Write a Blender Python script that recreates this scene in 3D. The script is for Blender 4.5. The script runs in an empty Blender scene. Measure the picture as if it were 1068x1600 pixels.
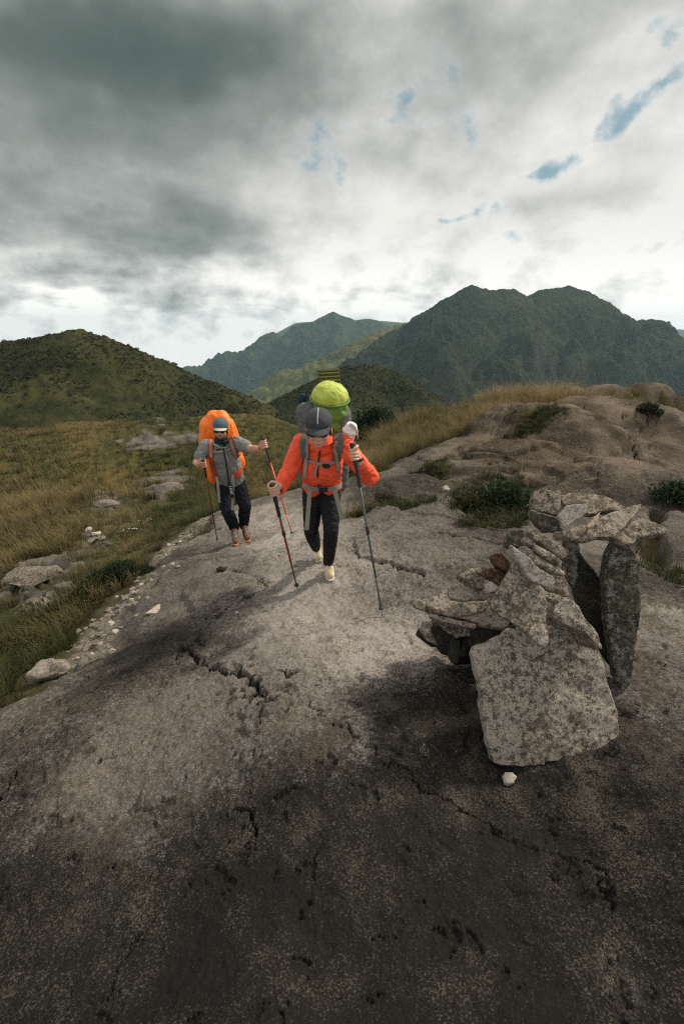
import bpy, bmesh, math, random
import numpy as np
from mathutils import Vector, Matrix
random.seed(7)
RNG = np.random.RandomState(11)
SC = bpy.context.scene
COL = SC.collection

# ------------------------------------------------------------------ camera
CAMZ = 2.0
PITCH = math.radians(22.2)
cam_data = bpy.data.cameras.new('camera')
cam = bpy.data.objects.new('camera', cam_data)
COL.objects.link(cam)
cam.location = (0, 0, CAMZ)
cam.rotation_euler = (math.radians(90) - PITCH, 0, 0)
cam_data.sensor_fit = 'VERTICAL'
cam_data.sensor_height = 36.0
cam_data.sensor_width = 24.0
cam_data.lens = 16.0
cam_data.clip_start = 0.02
cam_data.clip_end = 40000
SC.camera = cam

# ------------------------------------------------------------------ light
SUN_ELEV = math.radians(46)
SUN_AZ = math.radians(60)          # from +Y (view direction) towards +X
sun_dir = Vector((math.sin(SUN_AZ) * math.cos(SUN_ELEV), math.cos(SUN_AZ) * math.cos(SUN_ELEV), math.sin(SUN_ELEV)))
sd = bpy.data.lights.new('sun', 'SUN')
sd.energy = 4.0
sd.angle = math.radians(4)
sd.color = (1.0, 0.90, 0.78)
sun = bpy.data.objects.new('sun', sd)
COL.objects.link(sun)
sun.rotation_euler = sun_dir.to_track_quat('Z', 'Y').to_euler()

SC.view_settings.view_transform = 'Standard'
SC.view_settings.look = 'None'
SC.view_settings.exposure = 0.0
SC.view_settings.gamma = 1.0
SC.view_settings.use_curve_mapping = False
SC.render.engine = 'CYCLES'
SC.cycles.use_denoising = False
SC.cycles.filter_width = 1.15
SC.cycles.sample_clamp_indirect = 4.0
SC.cycles.sample_clamp_direct = 6.0
SC.cycles.max_bounces = 6
SC.cycles.volume_bounces = 0
SC.cycles.volume_step_rate = 8


# ------------------------------------------------------------------ node helper
class NT:
    def __init__(self, tree):
        self.t = tree
        self.n = tree.nodes
        self.l = tree.links

    def new(self, kind, props=None, **ins):
        nd = self.n.new(kind)
        for k, v in (props or {}).items():
            setattr(nd, k, v)
        for k, v in ins.items():
            self.put(nd, k.replace('_', ' '), v)
        return nd

    def put(self, nd, key, v):
        sock = nd.inputs[key]
        if hasattr(v, 'is_output'):
            self.l.new(v, sock)
        elif isinstance(v, bpy.types.Node):
            self.l.new(v.outputs[0], sock)
        else:
            sock.default_value = v

    def m(self, op, *a, clamp=False):
        nd = self.n.new('ShaderNodeMath')
        nd.operation = op
        nd.use_clamp = clamp
        for i, v in enumerate(a):
            self.put(nd, i, v)
        return nd.outputs[0]

    def vm(self, op, *a):
        nd = self.n.new('ShaderNodeVectorMath')
        nd.operation = op
        for i, v in enumerate(a):
            self.put(nd, i, v)
        return nd.outputs[1] if op in ('DOT_PRODUCT', 'LENGTH') else nd.outputs[0]

    def noise(self, vec, scale, detail=4, rough=0.55, dist=0.0, dims='3D', color=False):
        nd = self.n.new('ShaderNodeTexNoise')
        nd.noise_dimensions = dims
        self.put(nd, 'Vector', vec)
        self.put(nd, 'Scale', scale)
        self.put(nd, 'Detail', detail)
        self.put(nd, 'Roughness', rough)
        self.put(nd, 'Distortion', dist)
        return nd.outputs['Color' if color else 'Fac']

    def voro(self, vec, scale, feature='F1', color=False, rnd=1.0):
        nd = self.n.new('ShaderNodeTexVoronoi')
        nd.feature = feature
        self.put(nd, 'Vector', vec)
        self.put(nd, 'Scale', scale)
        self.put(nd, 'Randomness', rnd)
        return nd.outputs['Color' if color else 'Distance']

    def step(self, v, lo, hi, a=0.0, b=1.0, smooth=True):
        nd = self.n.new('ShaderNodeMapRange')
        nd.interpolation_type = 'SMOOTHSTEP' if smooth else 'LINEAR'
        self.put(nd, 'Value', v)
        self.put(nd, 'From Min', lo)
        self.put(nd, 'From Max', hi)
        self.put(nd, 'To Min', a)
        self.put(nd, 'To Max', b)
        return nd.outputs[0]

    def mix(self, f, a, b, blend='MIX'):
        nd = self.n.new('ShaderNodeMix')
        nd.data_type = 'RGBA'
        nd.blend_type = blend
        nd.clamp_factor = True
        self.put(nd, 0, f)
        for i, v in ((6, a), (7, b)):
            if isinstance(v, tuple):
                v = (*v, 1.0) if len(v) == 3 else v
            self.put(nd, i, v)
        return nd.outputs[2]

    def gray(self, v):
        nd = self.n.new('ShaderNodeCombineColor')
        for i in range(3):
            self.put(nd, i, v)
        return nd.outputs[0]

    def attr(self, name):
        nd = self.n.new('ShaderNodeAttribute')
        nd.attribute_name = name
        return nd.outputs['Fac']


def new_mat(name):
    mat = bpy.data.materials.new(name)
    mat.use_nodes = True
    mat.node_tree.nodes.clear()
    t = NT(mat.node_tree)
    out = t.new('ShaderNodeOutputMaterial')
    bsdf = t.new('ShaderNodeBsdfPrincipled')
    t.l.new(bsdf.outputs[0], out.inputs['Surface'])
    return mat, t, bsdf


# ------------------------------------------------------------------ world: Nishita sky behind layers of cloud
world = bpy.data.worlds.new('World')
SC.world = world
world.use_nodes = True
wt = NT(world.node_tree)
wt.n.clear()
w_out = wt.new('ShaderNodeOutputWorld')
w_bg = wt.new('ShaderNodeBackground')
wt.l.new(w_bg.outputs[0], w_out.inputs[0])
sky = wt.new('ShaderNodeTexSky', dict(sky_type='NISHITA', sun_disc=False, sun_elevation=SUN_ELEV, sun_rotation=SUN_AZ,
                                      altitude=1800, air_density=1.0, dust_density=1.0, ozone_density=2.0))
w_bg.inputs['Strength'].default_value = 0.10
SKYDIV = 10.0


def sky_dir(u, v):
    yc = (800 - v) / 711
    d = Vector(((u - 534) / 711, math.cos(PITCH) + yc * math.sin(PITCH), -math.sin(PITCH) + yc * math.cos(PITCH))).normalized()
    return math.atan2(d.x, d.y), math.asin(d.z)


tc = wt.new('ShaderNodeTexCoord').outputs['Generated']
sep = wt.new('ShaderNodeSeparateXYZ', Vector=tc)
az = wt.m('ARCTAN2', sep.outputs[0], sep.outputs[1])
el = wt.m('ARCSINE', sep.outputs[2])
# cloud-deck coordinates: direction dropped onto a flat layer, so that clouds shrink towards the horizon
den = wt.m('ADD', wt.m('MAXIMUM', sep.outputs[2], 0.0), 0.16)
deck = wt.new('ShaderNodeCombineXYZ', X=wt.m('DIVIDE', sep.outputs[0], den), Y=wt.m('DIVIDE', sep.outputs[1], den), Z=wt.m('MULTIPLY', sep.outputs[2], 1.5)).outputs[0]
warp = wt.noise(deck, 1.6, 3, 0.5, color=True)
wx = wt.new('ShaderNodeSeparateXYZ', Vector=warp)
fine = wt.noise(tc, 7.0, 2.5, 0.5, color=True)
fx = wt.new('ShaderNodeSeparateXYZ', Vector=fine)


def warped(base, a, amp, b, amp2):
    s = wt.m('MULTIPLY_ADD', wt.m('SUBTRACT', a, 0.5), amp, base)
    return wt.m('MULTIPLY_ADD', wt.m('SUBTRACT', b, 0.5), amp2, s)


azw = warped(az, wx.outputs[0], 0.22, fx.outputs[0], 0.13)
elw = warped(el, wx.outputs[1], 0.12, fx.outputs[1], 0.10)
azs = warped(az, wx.outputs[2], 0.05, fx.outputs[2], 0.14)
els = warped(el, wx.outputs[0], 0.03, fx.outputs[0], 0.09)


def blob(u, v, ru, rv, amp, tilt=0.0, soft=True):
    """a patch of cloud centred where pixel u, v of the photo looks, about ru x rv wide (pixels)"""
    a0, e0 = sky_dir(u, v)
    sa = abs(sky_dir(u + ru, v)[0] - a0)
    se = abs(sky_dir(u, v - rv)[1] - e0)
    A, E = (azw, elw) if soft else (azs, els)
    da = wt.m('SUBTRACT', A, a0)
    de = wt.m('SUBTRACT', E, e0)
    c, s = math.cos(tilt), math.sin(tilt)
    p = wt.m('DIVIDE', wt.m('ADD', wt.m('MULTIPLY', da, c), wt.m('MULTIPLY', de, s)), sa)
    q = wt.m('DIVIDE', wt.m('SUBTRACT', wt.m('MULTIPLY', de, c), wt.m('MULTIPLY', da, s)), se)
    r2 = wt.m('ADD', wt.m('MULTIPLY', p, p), wt.m('MULTIPLY', q, q))
    return wt.m('MULTIPLY', wt.m('EXPONENT', wt.m('MULTIPLY', r2, -1.0)), amp)


def total(items):
    s = items[0]
    for k in items[1:]:
        s = wt.m('ADD', s, k)
    return s


# thickness of the deck: thick = dark from below
DARK = [(200, 210, 330, 190, 0.26), (180, 445, 170, 34, .20), (300, 475, 70, 26, .14), (480, 90, 300, 130, .05), (760, 70, 130, 110, .12), (960, 40, 160, 60, .10), (900, 170, 120, 60, .08), (700, 40, 60, 60, .06), (130, 40, 330, 150, 0.50), (310, 90, 200, 120, 0.26), (60, 350, 270, 70, 0.36), (300, 360, 110, 60, 0.26), (640, 20, 230, 80, 0.12), (20, 150, 120, 120, 0.22),
        (250, 215, 200, 40, 0.10), (680, 150, 90, 130, 0.15), (900, 300, 190, 40, 0.17), (520, 160, 120, 70, 0.07), (180, 450, 170, 22, 0.13),
        (860, 90, 130, 70, 0.10), (660, 250, 150, 40, 0.09), (90, 460, 60, 14, 0.12), (600, 462, 130, 10, 0.13), (1000, 450, 50, 20, 0.14), (440, 480, 60, 7, 0.10), (390, 510, 60, 14, 0.10)]
dark = total([blob(*b) for b in DARK])
n_big = wt.noise(deck, 2.2, 8, 0.60)
n_mid = wt.noise(wt.vm('MULTIPLY', tc, (1.0, 1.0, 1.35)), 8.0, 9, 0.58)
dark = wt.m('MULTIPLY_ADD', wt.m('SUBTRACT', n_big, 0.5), wt.step(dark, .3, .9, .26, .16), dark)
calm = wt.step(dark, .25, .85, .52, .09)
dark = wt.m('MULTIPLY_ADD', wt.m('SUBTRACT', n_mid, 0.5), calm, dark)
cum = wt.noise(wt.vm('MULTIPLY', tc, (1.0, 1.0, 1.5)), 13.0, 8, 0.58)
band = wt.step(el, 0.22, 0.0, 0.18, 1.25)
dark = wt.m('MULTIPLY_ADD', wt.m('SUBTRACT', cum, 0.5), band, dark)
dark = wt.m('ADD', dark, wt.step(el, .36, .05, .055, 0.01))
dark = wt.m('MAXIMUM', dark, 0.0)
# openings to the blue
GAP = [(495, 228, 18, 34, .80, -0.5), (520, 270, 14, 22, .7, 0), (470, 250, 14, 10, .4, 0), (545, 225, 12, 14, .45, .4), (640, 150, 30, 22, 0.75, 0.5), (705, 105, 18, 26, .7, 0), (725, 200, 22, 30, 0.75, 0.3), (905, 240, 42, 17, .92, 0.5), (860, 262, 40, 8, .6, 0.1),
       (1010, 140, 40, 15, .92, 0.75), (1062, 105, 28, 16, .85, 0.3), (1030, 60, 26, 24, .9, 0.7), (960, 185, 30, 16, .8, .7), (750, 332, 28, 15, 1.0, 0.0), (785, 370, 20, 11, 1.0, 0), (690, 340, 26, 6, 0.55, 0), (1045, 378, 46, 11, 0.75, 0.15),
       (640, 190, 40, 10, .5, .2), (470, 205, 16, 20, .5, 0), (480, 494, 26, 6, 0.7, 0.0), (395, 522, 20, 9, 0.75, 0.3), (345, 505, 18, 9, 0.5, 0), (1060, 520, 40, 9, 0.7, 0)]
gap = total([blob(u, v, a * 1.25, b * 1.25, k * .88, t_, False) for u, v, a, b, k, t_ in GAP])
n_gap = wt.noise(wt.vm('MULTIPLY', tc, (1.0, 1.0, 1.3)), 16.0, 9, 0.62)
gap = wt.m('MULTIPLY_ADD', wt.m('SUBTRACT', n_gap, 0.5), wt.m('MULTIPLY', wt.step(gap, .03, .55, .06, 1.0), 4.4), gap)
dark = wt.m('SUBTRACT', dark, wt.step(gap, -.10, .60, 0.0, .07))
dark = wt.m('MAXIMUM', dark, 0.0)
ramp = wt.new('ShaderNodeValToRGB', Fac=dark)
cr = ramp.color_ramp
cr.elements[0].position = 0.0
cr.elements[0].color = (0.88, 0.865, 0.825, 1)
cr.elements[1].position = 1.0
cr.elements[1].color = (0.080, 0.112, 0.104, 1)
for pos, c in ((0.10, (0.76, 0.755, 0.725)), (0.28, (0.52, 0.53, 0.51)), (0.50, (0.285, 0.315, 0.295)), (0.74, (0.138, 0.172, 0.160))):
    e = cr.elements.new(pos)
    e.color = (*c, 1)
cloud = ramp.outputs[0]
gapf = wt.step(gap, 0.12, 1.45, 0.0, .86)
blue = wt.mix(0.7, wt.mix(1.0, sky.outputs[0], (0.085, 0.10, 0.095), 'MULTIPLY'), (0.200, 0.355, 0.385))
glow = wt.step(el, .20, .02, 1.0, 1.28)
cl = wt.new('ShaderNodeVectorMath', dict(operation='SCALE'))
wt.put(cl, 0, cloud)
wt.put(cl, 'Scale', glow)
seen = wt.mix(gapf, cl.outputs[0], blue)
# pale air near and below the horizon
low = wt.step(el, -0.16, -0.09, 1.0, 0.0)
seen = wt.mix(low, seen, (0.60, 0.64, 0.63))
up = wt.new('ShaderNodeVectorMath', dict(operation='SCALE'))
wt.put(up, 0, seen)
up.inputs['Scale'].default_value = SKYDIV
wt.l.new(up.outputs[0], w_bg.inputs['Color'])

# ------------------------------------------------------------------ noise
_PERM = np.random.RandomState(5).permutation(4096).astype(np.int64)
_GA = np.random.RandomState(6).rand(4096) * 2 * np.pi
_GX, _GY = np.cos(_GA), np.sin(_GA)


def perlin(x, y, seed=0):
    xi = np.floor(x).astype(np.int64)
    yi = np.floor(y).astype(np.int64)
    xf, yf = x - xi, y - yi
    u = xf * xf * xf * (xf * (xf * 6 - 15) + 10)
    v = yf * yf * yf * (yf * (yf * 6 - 15) + 10)

    def g(ix, iy, dx, dy):
        h = _PERM[(_PERM[(ix + seed * 37) & 4095] + iy) & 4095]
        return _GX[h] * dx + _GY[h] * dy
    n00 = g(xi, yi, xf, yf)
    n10 = g(xi + 1, yi, xf - 1, yf)
    n01 = g(xi, yi + 1, xf, yf - 1)
    n11 = g(xi + 1, yi + 1, xf - 1, yf - 1)
    a = n00 + u * (n10 - n00)
    b = n01 + u * (n11 - n01)
    return (a + v * (b - a)) * 1.5


def fbm(x, y, octaves=5, seed=0, gain=0.5, lac=2.03):
    s = np.zeros_like(x, dtype=float)
    a, f = 1.0, 1.0
    for k in range(octaves):
        s += a * perlin(x * f, y * f, seed + k)
        a *= gain
        f *= lac
    return s


def ridged(x, y, octaves=5, seed=0, gain=0.5):
    s = np.zeros_like(x, dtype=float)
    a, f = 1.0, 1.0
    for k in range(octaves):
        s += a * (1 - 2 * np.abs(perlin(x * f, y * f, seed + k)))
        a *= gain
        f *= 2.07
    return s


def sstep(v, lo, hi):
    t = np.clip((v - lo) / (hi - lo), 0, 1)
    return t * t * (3 - 2 * t)


# ------------------------------------------------------------------ measuring the photo: the ray of a pixel of the 1068 x 1600 frame
CP, SP = math.cos(PITCH), math.sin(PITCH)


def ray(u, v):
    yc = (800 - v) / 711
    return np.array([(u - 534) / 711, CP + yc * SP, -SP + yc * CP])


def at(u, v, y):
    """point at distance y in front of the camera"""
    d = ray(u, v)
    t = y / d[1]
    return Vector((d[0] * t, y, CAMZ + d[2] * t))


def atz(u, v, z):
    d = ray(u, v)
    t = (z - CAMZ) / d[2]
    return np.array([d[0] * t, d[1] * t, z])


# ------------------------------------------------------------------ ground: smooth lie of the land
CTRL = [atz(u, v, z) for u, v, z in [
    (534, 1600, .40), (0, 1600, .26), (1068, 1600, .44), (0, 1300, .02), (0, 1085, -.42), (534, 1300, .38), (1068, 1300, .45), (534, 1100, .26),
    (865, 1190, .34), (1068, 1100, .42), (515, 908, .0), (597, 963, .1), (250, 1050, -.06), (250, 900, -.55), (375, 850, -.8), (150, 1010, -.52),
    (310, 815, -1.15), (405, 780, -1.25), (470, 765, -1.0), (560, 745, -.45), (620, 800, -.02), (690, 880, .2), (790, 780, .0), (1000, 905, .26), (1068, 940, .28), (1060, 895, .0), (950, 845, .02),
    (700, 735, -.15), (690, 695, -.15), (860, 700, -.1), (1068, 790, -.45), (870, 655, -.30), (1068, 670, -.8), (600, 725, -.75), (780, 625, -.45), (900, 618, -.45), (1068, 630, -.8),
    (645, 660, -1.1), (700, 650, -.7), (820, 830, .12)]]
CTRL += [np.array(p, float) for p in [
    (-4.2, 4.0, -1.5), (-6, 8, -2.3), (-3.6, 8, -1.75), (-2.8, 10.5, -2.2), (-9, 4, -2.6), (-8, 20, -5.0), (-20, 30, -6.8), (-6, 13, -3.3), (-14, 16, -4.6), (-14, 30, -7.0),
    (-2, 15, -3.6), (-1, 22, -6.0), (0, 40, -12), (1.6, 20, -4.0), (8, 24, -2.6), (20, 24, -3), (10, 40, -12), (30, 30, -8), (20, 45, -12), (-30, 10, -7),
    (9, 6, -.7), (20, 10, -2.5), (5, 1.5, .0), (-3, 1, -.6), (14, 16, -.9), (-25, 40, -8.5)]]
CTRL = np.array(CTRL)
_r = np.hypot(CTRL[:, 0], CTRL[:, 1])
_c = np.stack([np.arctan2(CTRL[:, 0], CTRL[:, 1]) * 1.3, np.log(_r)], 1)
_s = (CTRL[:, 2] - CAMZ) / _r


def _tps(d2):
    return 0.5 * d2 * np.log(d2 + 1e-9)


_n = len(_c)
_K = _tps(((_c[:, None] - _c[None]) ** 2).sum(-1)) + np.eye(_n) * 0.004
_Pm = np.hstack([np.ones((_n, 1)), _c])
_A = np.vstack([np.hstack([_K, _Pm]), np.hstack([_Pm.T, np.zeros((3, 3))])])
_w = np.linalg.solve(_A, np.concatenate([_s, np.zeros(3)]))


def base_z(x, y):
    shp = x.shape
    x, y = x.ravel(), y.ravel()
    r = np.maximum(np.hypot(x, y), 1e-4)
    th = np.clip(np.arctan2(x, y), -1.25, 1.25) * 1.3
    lr = np.clip(np.log(r), math.log(0.5), math.log(7500))
    out = np.empty_like(x)
    for i in range(0, len(x), 100000):
        q = np.stack([th[i:i + 100000], lr[i:i + 100000]], 1)
        d2 = ((q[:, None] - _c[None]) ** 2).sum(-1)
        out[i:i + 100000] = _tps(d2) @ _w[:_n] + _w[_n] + q @ _w[_n + 1:]
    rr = np.maximum(r, 0.5)
    z = CAMZ + out * rr
    # beyond the ridge: slopes and valley floor by bearing and distance
    azd = np.clip(np.degrees(np.arctan2(x, y)), -70, 70)
    lq = np.clip(np.log(np.maximum(r, 15)), FAR_R[0], FAR_R[-1] - 1e-6)
    i = np.clip(np.searchsorted(FAR_A, azd) - 1, 0, len(FAR_A) - 2)
    j = np.clip(np.searchsorted(FAR_R, lq, side='right') - 1, 0, len(FAR_R) - 2)
    fa = (azd - FAR_A[i]) / (FAR_A[i + 1] - FAR_A[i])
    fa = fa * fa * (3 - 2 * fa)
    fb = (lq - FAR_R[j]) / (FAR_R[j + 1] - FAR_R[j])
    s_ = (FAR_S[i, j] * (1 - fa) + FAR_S[i + 1, j] * fa) * (1 - fb) + (FAR_S[i, j + 1] * (1 - fa) + FAR_S[i + 1, j + 1] * fa) * fb
    k = sstep(np.log(rr), math.log(17), math.log(34))
    z = z * (1 - k) + (CAMZ + s_ * rr) * k
    k0 = sstep(r, .2, 1.0)
    return (z * k0 + .40 * (1 - k0)).reshape(shp)


FAR_A = np.array([-70, -45, -30, -12, 0, 10, 25, 45, 70.])
FAR_R = np.log(np.array([15, 20, 40, 80, 150, 300, 800, 2500, 9000.]))
FAR_Z = np.array([[-5, -6, -8.5, -13, -24, -80, -220, -430, -1050], [-5, -5.8, -8, -11, -23, -80, -220, -430, -1050], [-4.5, -5.4, -8.5, -13, -24, -80, -220, -430, -1050],
                  [-4, -5, -9.0, -13.5, -24, -70, -220, -430, -1050], [-4, -5, -11, -18, -32, -75, -220, -430, -1050], [-2.5, -3.5, -12, -26, -48, -100, -240, -430, -1050],
                  [-1.5, -2.6, -12, -30, -60, -110, -260, -430, -1050], [-1.5, -3, -12, -30, -60, -110, -260, -430, -1050], [-2, -4, -12, -28, -60, -110, -260, -430, -1050]])
FAR_S = (FAR_Z - CAMZ) / np.exp(FAR_R)[None]


def seg_dist(x, y, pts):
    """distance to a polyline and position along it"""
    best = np.full(x.shape, 1e9)
    along = np.zeros(x.shape)
    n = len(pts) - 1
    for i in range(n):
        ax, ay = pts[i][:2]
        bx, by = pts[i + 1][:2]
        dx, dy = bx - ax, by - ay
        t = np.clip(((x - ax) * dx + (y - ay) * dy) / (dx * dx + dy * dy + 1e-12), 0, 1)
        d = np.hypot(x - ax - t * dx, y - ay - t * dy)
        m = d < best
        best = np.where(m, d, best)
        along = np.where(m, (i + t) / n, along)
    return best, along


def inside(x, y, poly):
    c = np.zeros(x.shape, bool)
    n = len(poly)
    for i in range(n):
        x0, y0 = poly[i][:2]
        x1, y1 = poly[(i + 1) % n][:2]
        hit_ = ((y0 > y) != (y1 > y)) & (x < (x1 - x0) * (y - y0) / (y1 - y0 + 1e-12) + x0)
        c ^= hit_
    return c


def poly_sd(x, y, poly):
    d, _ = seg_dist(x, y, list(poly) + [poly[0]])
    return np.where(inside(x, y, poly), d, -d)


def hit_base(u, v, f=None):
    """where the ray of a pixel first meets the land"""
    f = f or base_z
    d = ray(u, v)
    t = np.exp(np.linspace(math.log(0.8), math.log(400), 2500))
    X, Y, Z = d[0] * t, d[1] * t, CAMZ + d[2] * t
    g = f(X, Y)
    i = int(np.argmax(Z < g)) if (Z < g).any() else len(t) - 1
    if i > 0:
        a = (Z[i - 1] - g[i - 1]) / max((Z[i - 1] - g[i - 1]) - (Z[i] - g[i]), 1e-9)
        tt = t[i - 1] + (t[i] - t[i - 1]) * a
    else:
        tt = t[i]
    return np.array([d[0] * tt, d[1] * tt, CAMZ + d[2] * tt])


def px(*pts):
    return [hit_base(u, v)[:2] for u, v in pts]


# swells of bare rock on the right: centre pixel on the land, height, radii, turn
HUMPS = []


def hump(cx, cy, rx, ry, top, rot=0.0, power=1.0):
    HUMPS.append((cx, cy, rx, ry, top, math.radians(rot), power))


hump(3.75, 5.55, 1.35, 1.75, .35, -14, .66)     # the near swell
hump(4.30, 9.7, 2.2, 1.9, .42, -6, .95)          # the swell behind it
hump(7.4, 12.9, 3.0, 2.2, .10, -8, 1.1)
hump(3.13, 7.75, .95, .5, .13, -6, .28)
hump(.97, 6.15, .85, .5, .02, -4, .30)           # low slabs around the green strip
hump(2.1, 6.95, .95, .55, .10, 4, .34)
hump(2.9, 5.3, .8, .5, .14, 10, .3)
hump(3.2, 4.4, .9, .6, .22, -20, .3)
hump(14.6, 22.5, 1.6, 1.2, -.60, 0, .7)
hump(12.2, 21.5, 1.4, 1.2, -.60, 0, .7)
hump(10.2, 21, 1.3, 1.2, -.60, 0, .7)


def land(x, y):
    z = base_z(x, y)
    for cx, cy, rx, ry, top, rot, power in HUMPS:
        dx, dy = x - cx, y - cy
        c, s = math.cos(rot), math.sin(rot)
        p = (dx * c + dy * s) / rx
        q = (dy * c - dx * s) / ry
        d2 = p * p + q * q
        d2 = np.minimum(d2, 1e7)
        wob = 0.16 * perlin(x * 1.3 + cx, y * 1.3 + cy, 3) + .08 * perlin(x * 3.3 + cx, y * 3.3, 4)
        cap = top - power * np.maximum(d2 + wob * np.minimum(d2, 1), 0) ** 1.3
        z = np.maximum(z, cap)
    return z


ROCK = px((0, 1090), (60, 1072), (110, 1048), (150, 1000), (185, 955), (240, 915), (262, 868), (318, 818), (345, 800), (400, 780), (440, 772), (475, 764), (545, 745))
ROCK += px((590, 735), (640, 712), (690, 694), (750, 668), (830, 646), (870, 640))
ROCK += [(7.5, 15.5), (13, 16), (16, 12), (12, 5), (8, 0), (3, -4), (-2, -3), (-3.2, 0.0)]
_ell = lambda cx, cy, rx, ry: [np.array([cx + rx * math.cos(k * .5236), cy + ry * math.sin(k * .5236)]) for k in range(12)]
GREEN = [px((556, 800), (600, 778), (660, 772), (690, 788), (640, 798)), px((690, 790), (720, 758), (800, 742), (836, 760), (838, 815), (790, 826), (730, 820)),
         px((785, 689), (805, 681), (865, 679), (882, 688), (840, 694)), px((640, 742), (665, 724), (700, 736), (690, 752)),
         px((1030, 740), (1050, 735), (1075, 770), (1075, 810), (1050, 790)), px((985, 850), (1010, 845), (1075, 890), (1075, 930), (1040, 915), (1010, 880))]
PATCH = [_ell(14.6, 22.3, 1.6, 1.3), _ell(12.2, 21.4, 1.5, 1.3), _ell(10.2, 20.9, 1.3, 1.2), px((0, 915), (20, 885), (60, 870), (110, 872), (128, 895), (112, 912), (60, 925)), px((30, 955), (45, 925), (80, 920), (92, 940), (60, 958)),
         px((215, 770), (240, 742), (290, 733), (310, 745), (285, 770), (245, 782)), px((110, 790), (150, 766), (190, 768), (180, 795), (130, 800)),
         px((85, 720), (120, 690), (150, 660), (185, 650), (205, 690), (170, 710), (120, 728)), px((210, 690), (225, 660), (245, 655), (260, 690), (235, 705))]
CRACK = [  # pixels, half width (m), depth (m)
    ([(290, 1005), (310, 1025), (332, 1040), (360, 1046), (385, 1062), (405, 1078), (412, 1098)], .022, .060),
    ([(335, 1036), (352, 1052), (372, 1046), (395, 1060)], .030, .055), ([(430, 1052), (450, 1058), (468, 1052)], .020, .03),
    ([(412, 1094), (440, 1086), (480, 1108), (505, 1122), (520, 1135), (545, 1146), (575, 1168), (600, 1185), (640, 1206), (668, 1232), (720, 1256), (782, 1292)], .006, .018),
    ([(360, 1276), (378, 1266), (395, 1272), (396, 1290)], .010, .03), ([(430, 1248), (448, 1238), (466, 1232)], .009, .025),
    ([(348, 884), (362, 891), (390, 900), (405, 906), (414, 916)], .012, .03), ([(414, 916), (404, 923), (367, 946), (334, 962), (297, 962)], .022, .03),
    ([(414, 914), (461, 895), (503, 885), (545, 884)], .016, .03), ([(625, 809), (653, 820), (690, 835), (727, 846), (770, 850), (810, 852)], .014, .035),
    ([(985, 1020), (1030, 1034), (1068, 1046)], .008, .03), ([(970, 1066), (985, 1092), (1002, 1115)], .005, .015),
    ([(0, 1258), (14, 1232), (26, 1208)], .01, .025), ([(268, 1130), (274, 1112)], .006, .015), ([(366, 1190), (372, 1165)], .006, .015), ([(320, 840), (352, 818), (400, 806)], .008, .02),
    ([(760, 800), (820, 812), (880, 800)], .01, .03), ([(840, 735), (870, 745), (905, 780)], .02, .05), ([(905, 655), (960, 690), (1010, 735)], .05, .12), ([(560, 1100), (600, 1085), (640, 1082)], .004, .01),
    ([(760, 740), (800, 730), (850, 742)], .02, .06), ([(940, 700), (985, 655), (1030, 700)], .03, .05), ([(150, 1200), (175, 1178)], .006, .015), ([(905, 1340), (935, 1360), (960, 1420)], .01, .02)]
CRACK += [([(553, 840), (556, 869), (579, 878), (606, 886), (639, 896), (662, 904)], .012, .03), ([(0, 1165), (60, 1140), (140, 1110), (220, 1060), (290, 1005)], .005, .012), ([(405, 1090), (400, 1140), (392, 1200), (396, 1290), (380, 1360)], .004, .010), ([(782, 1292), (850, 1330), (930, 1350)], .005, .012), ([(240, 1420), (200, 1480), (170, 1560)], .004, .01), ([(520, 1135), (600, 1110), (680, 1105)], .004, .01)]
CRACK = [(px(*p), w, d) for p, w, d in CRACK]
LEDGE = [  # polygons standing proud of the rock in front of them
    (px((553, 838), (556, 870), (580, 878), (606, 885), (639, 895), (660, 903), (690, 895), (760, 870), (800, 850), (740, 830), (650, 815), (590, 815)), .030, .03),
    (px((300, 955), (335, 957), (367, 941), (404, 919), (412, 914), (390, 902), (360, 893), (345, 886), (300, 905), (280, 930)), .045, .05),
    (px((590, 870), (612, 872), (640, 890), (655, 900), (700, 885), (700, 850), (620, 850)), .015, .02),
    (px((545, 800), (700, 812), (800, 830), (830, 840), (840, 800), (700, 790)), .03, .02)]


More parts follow.
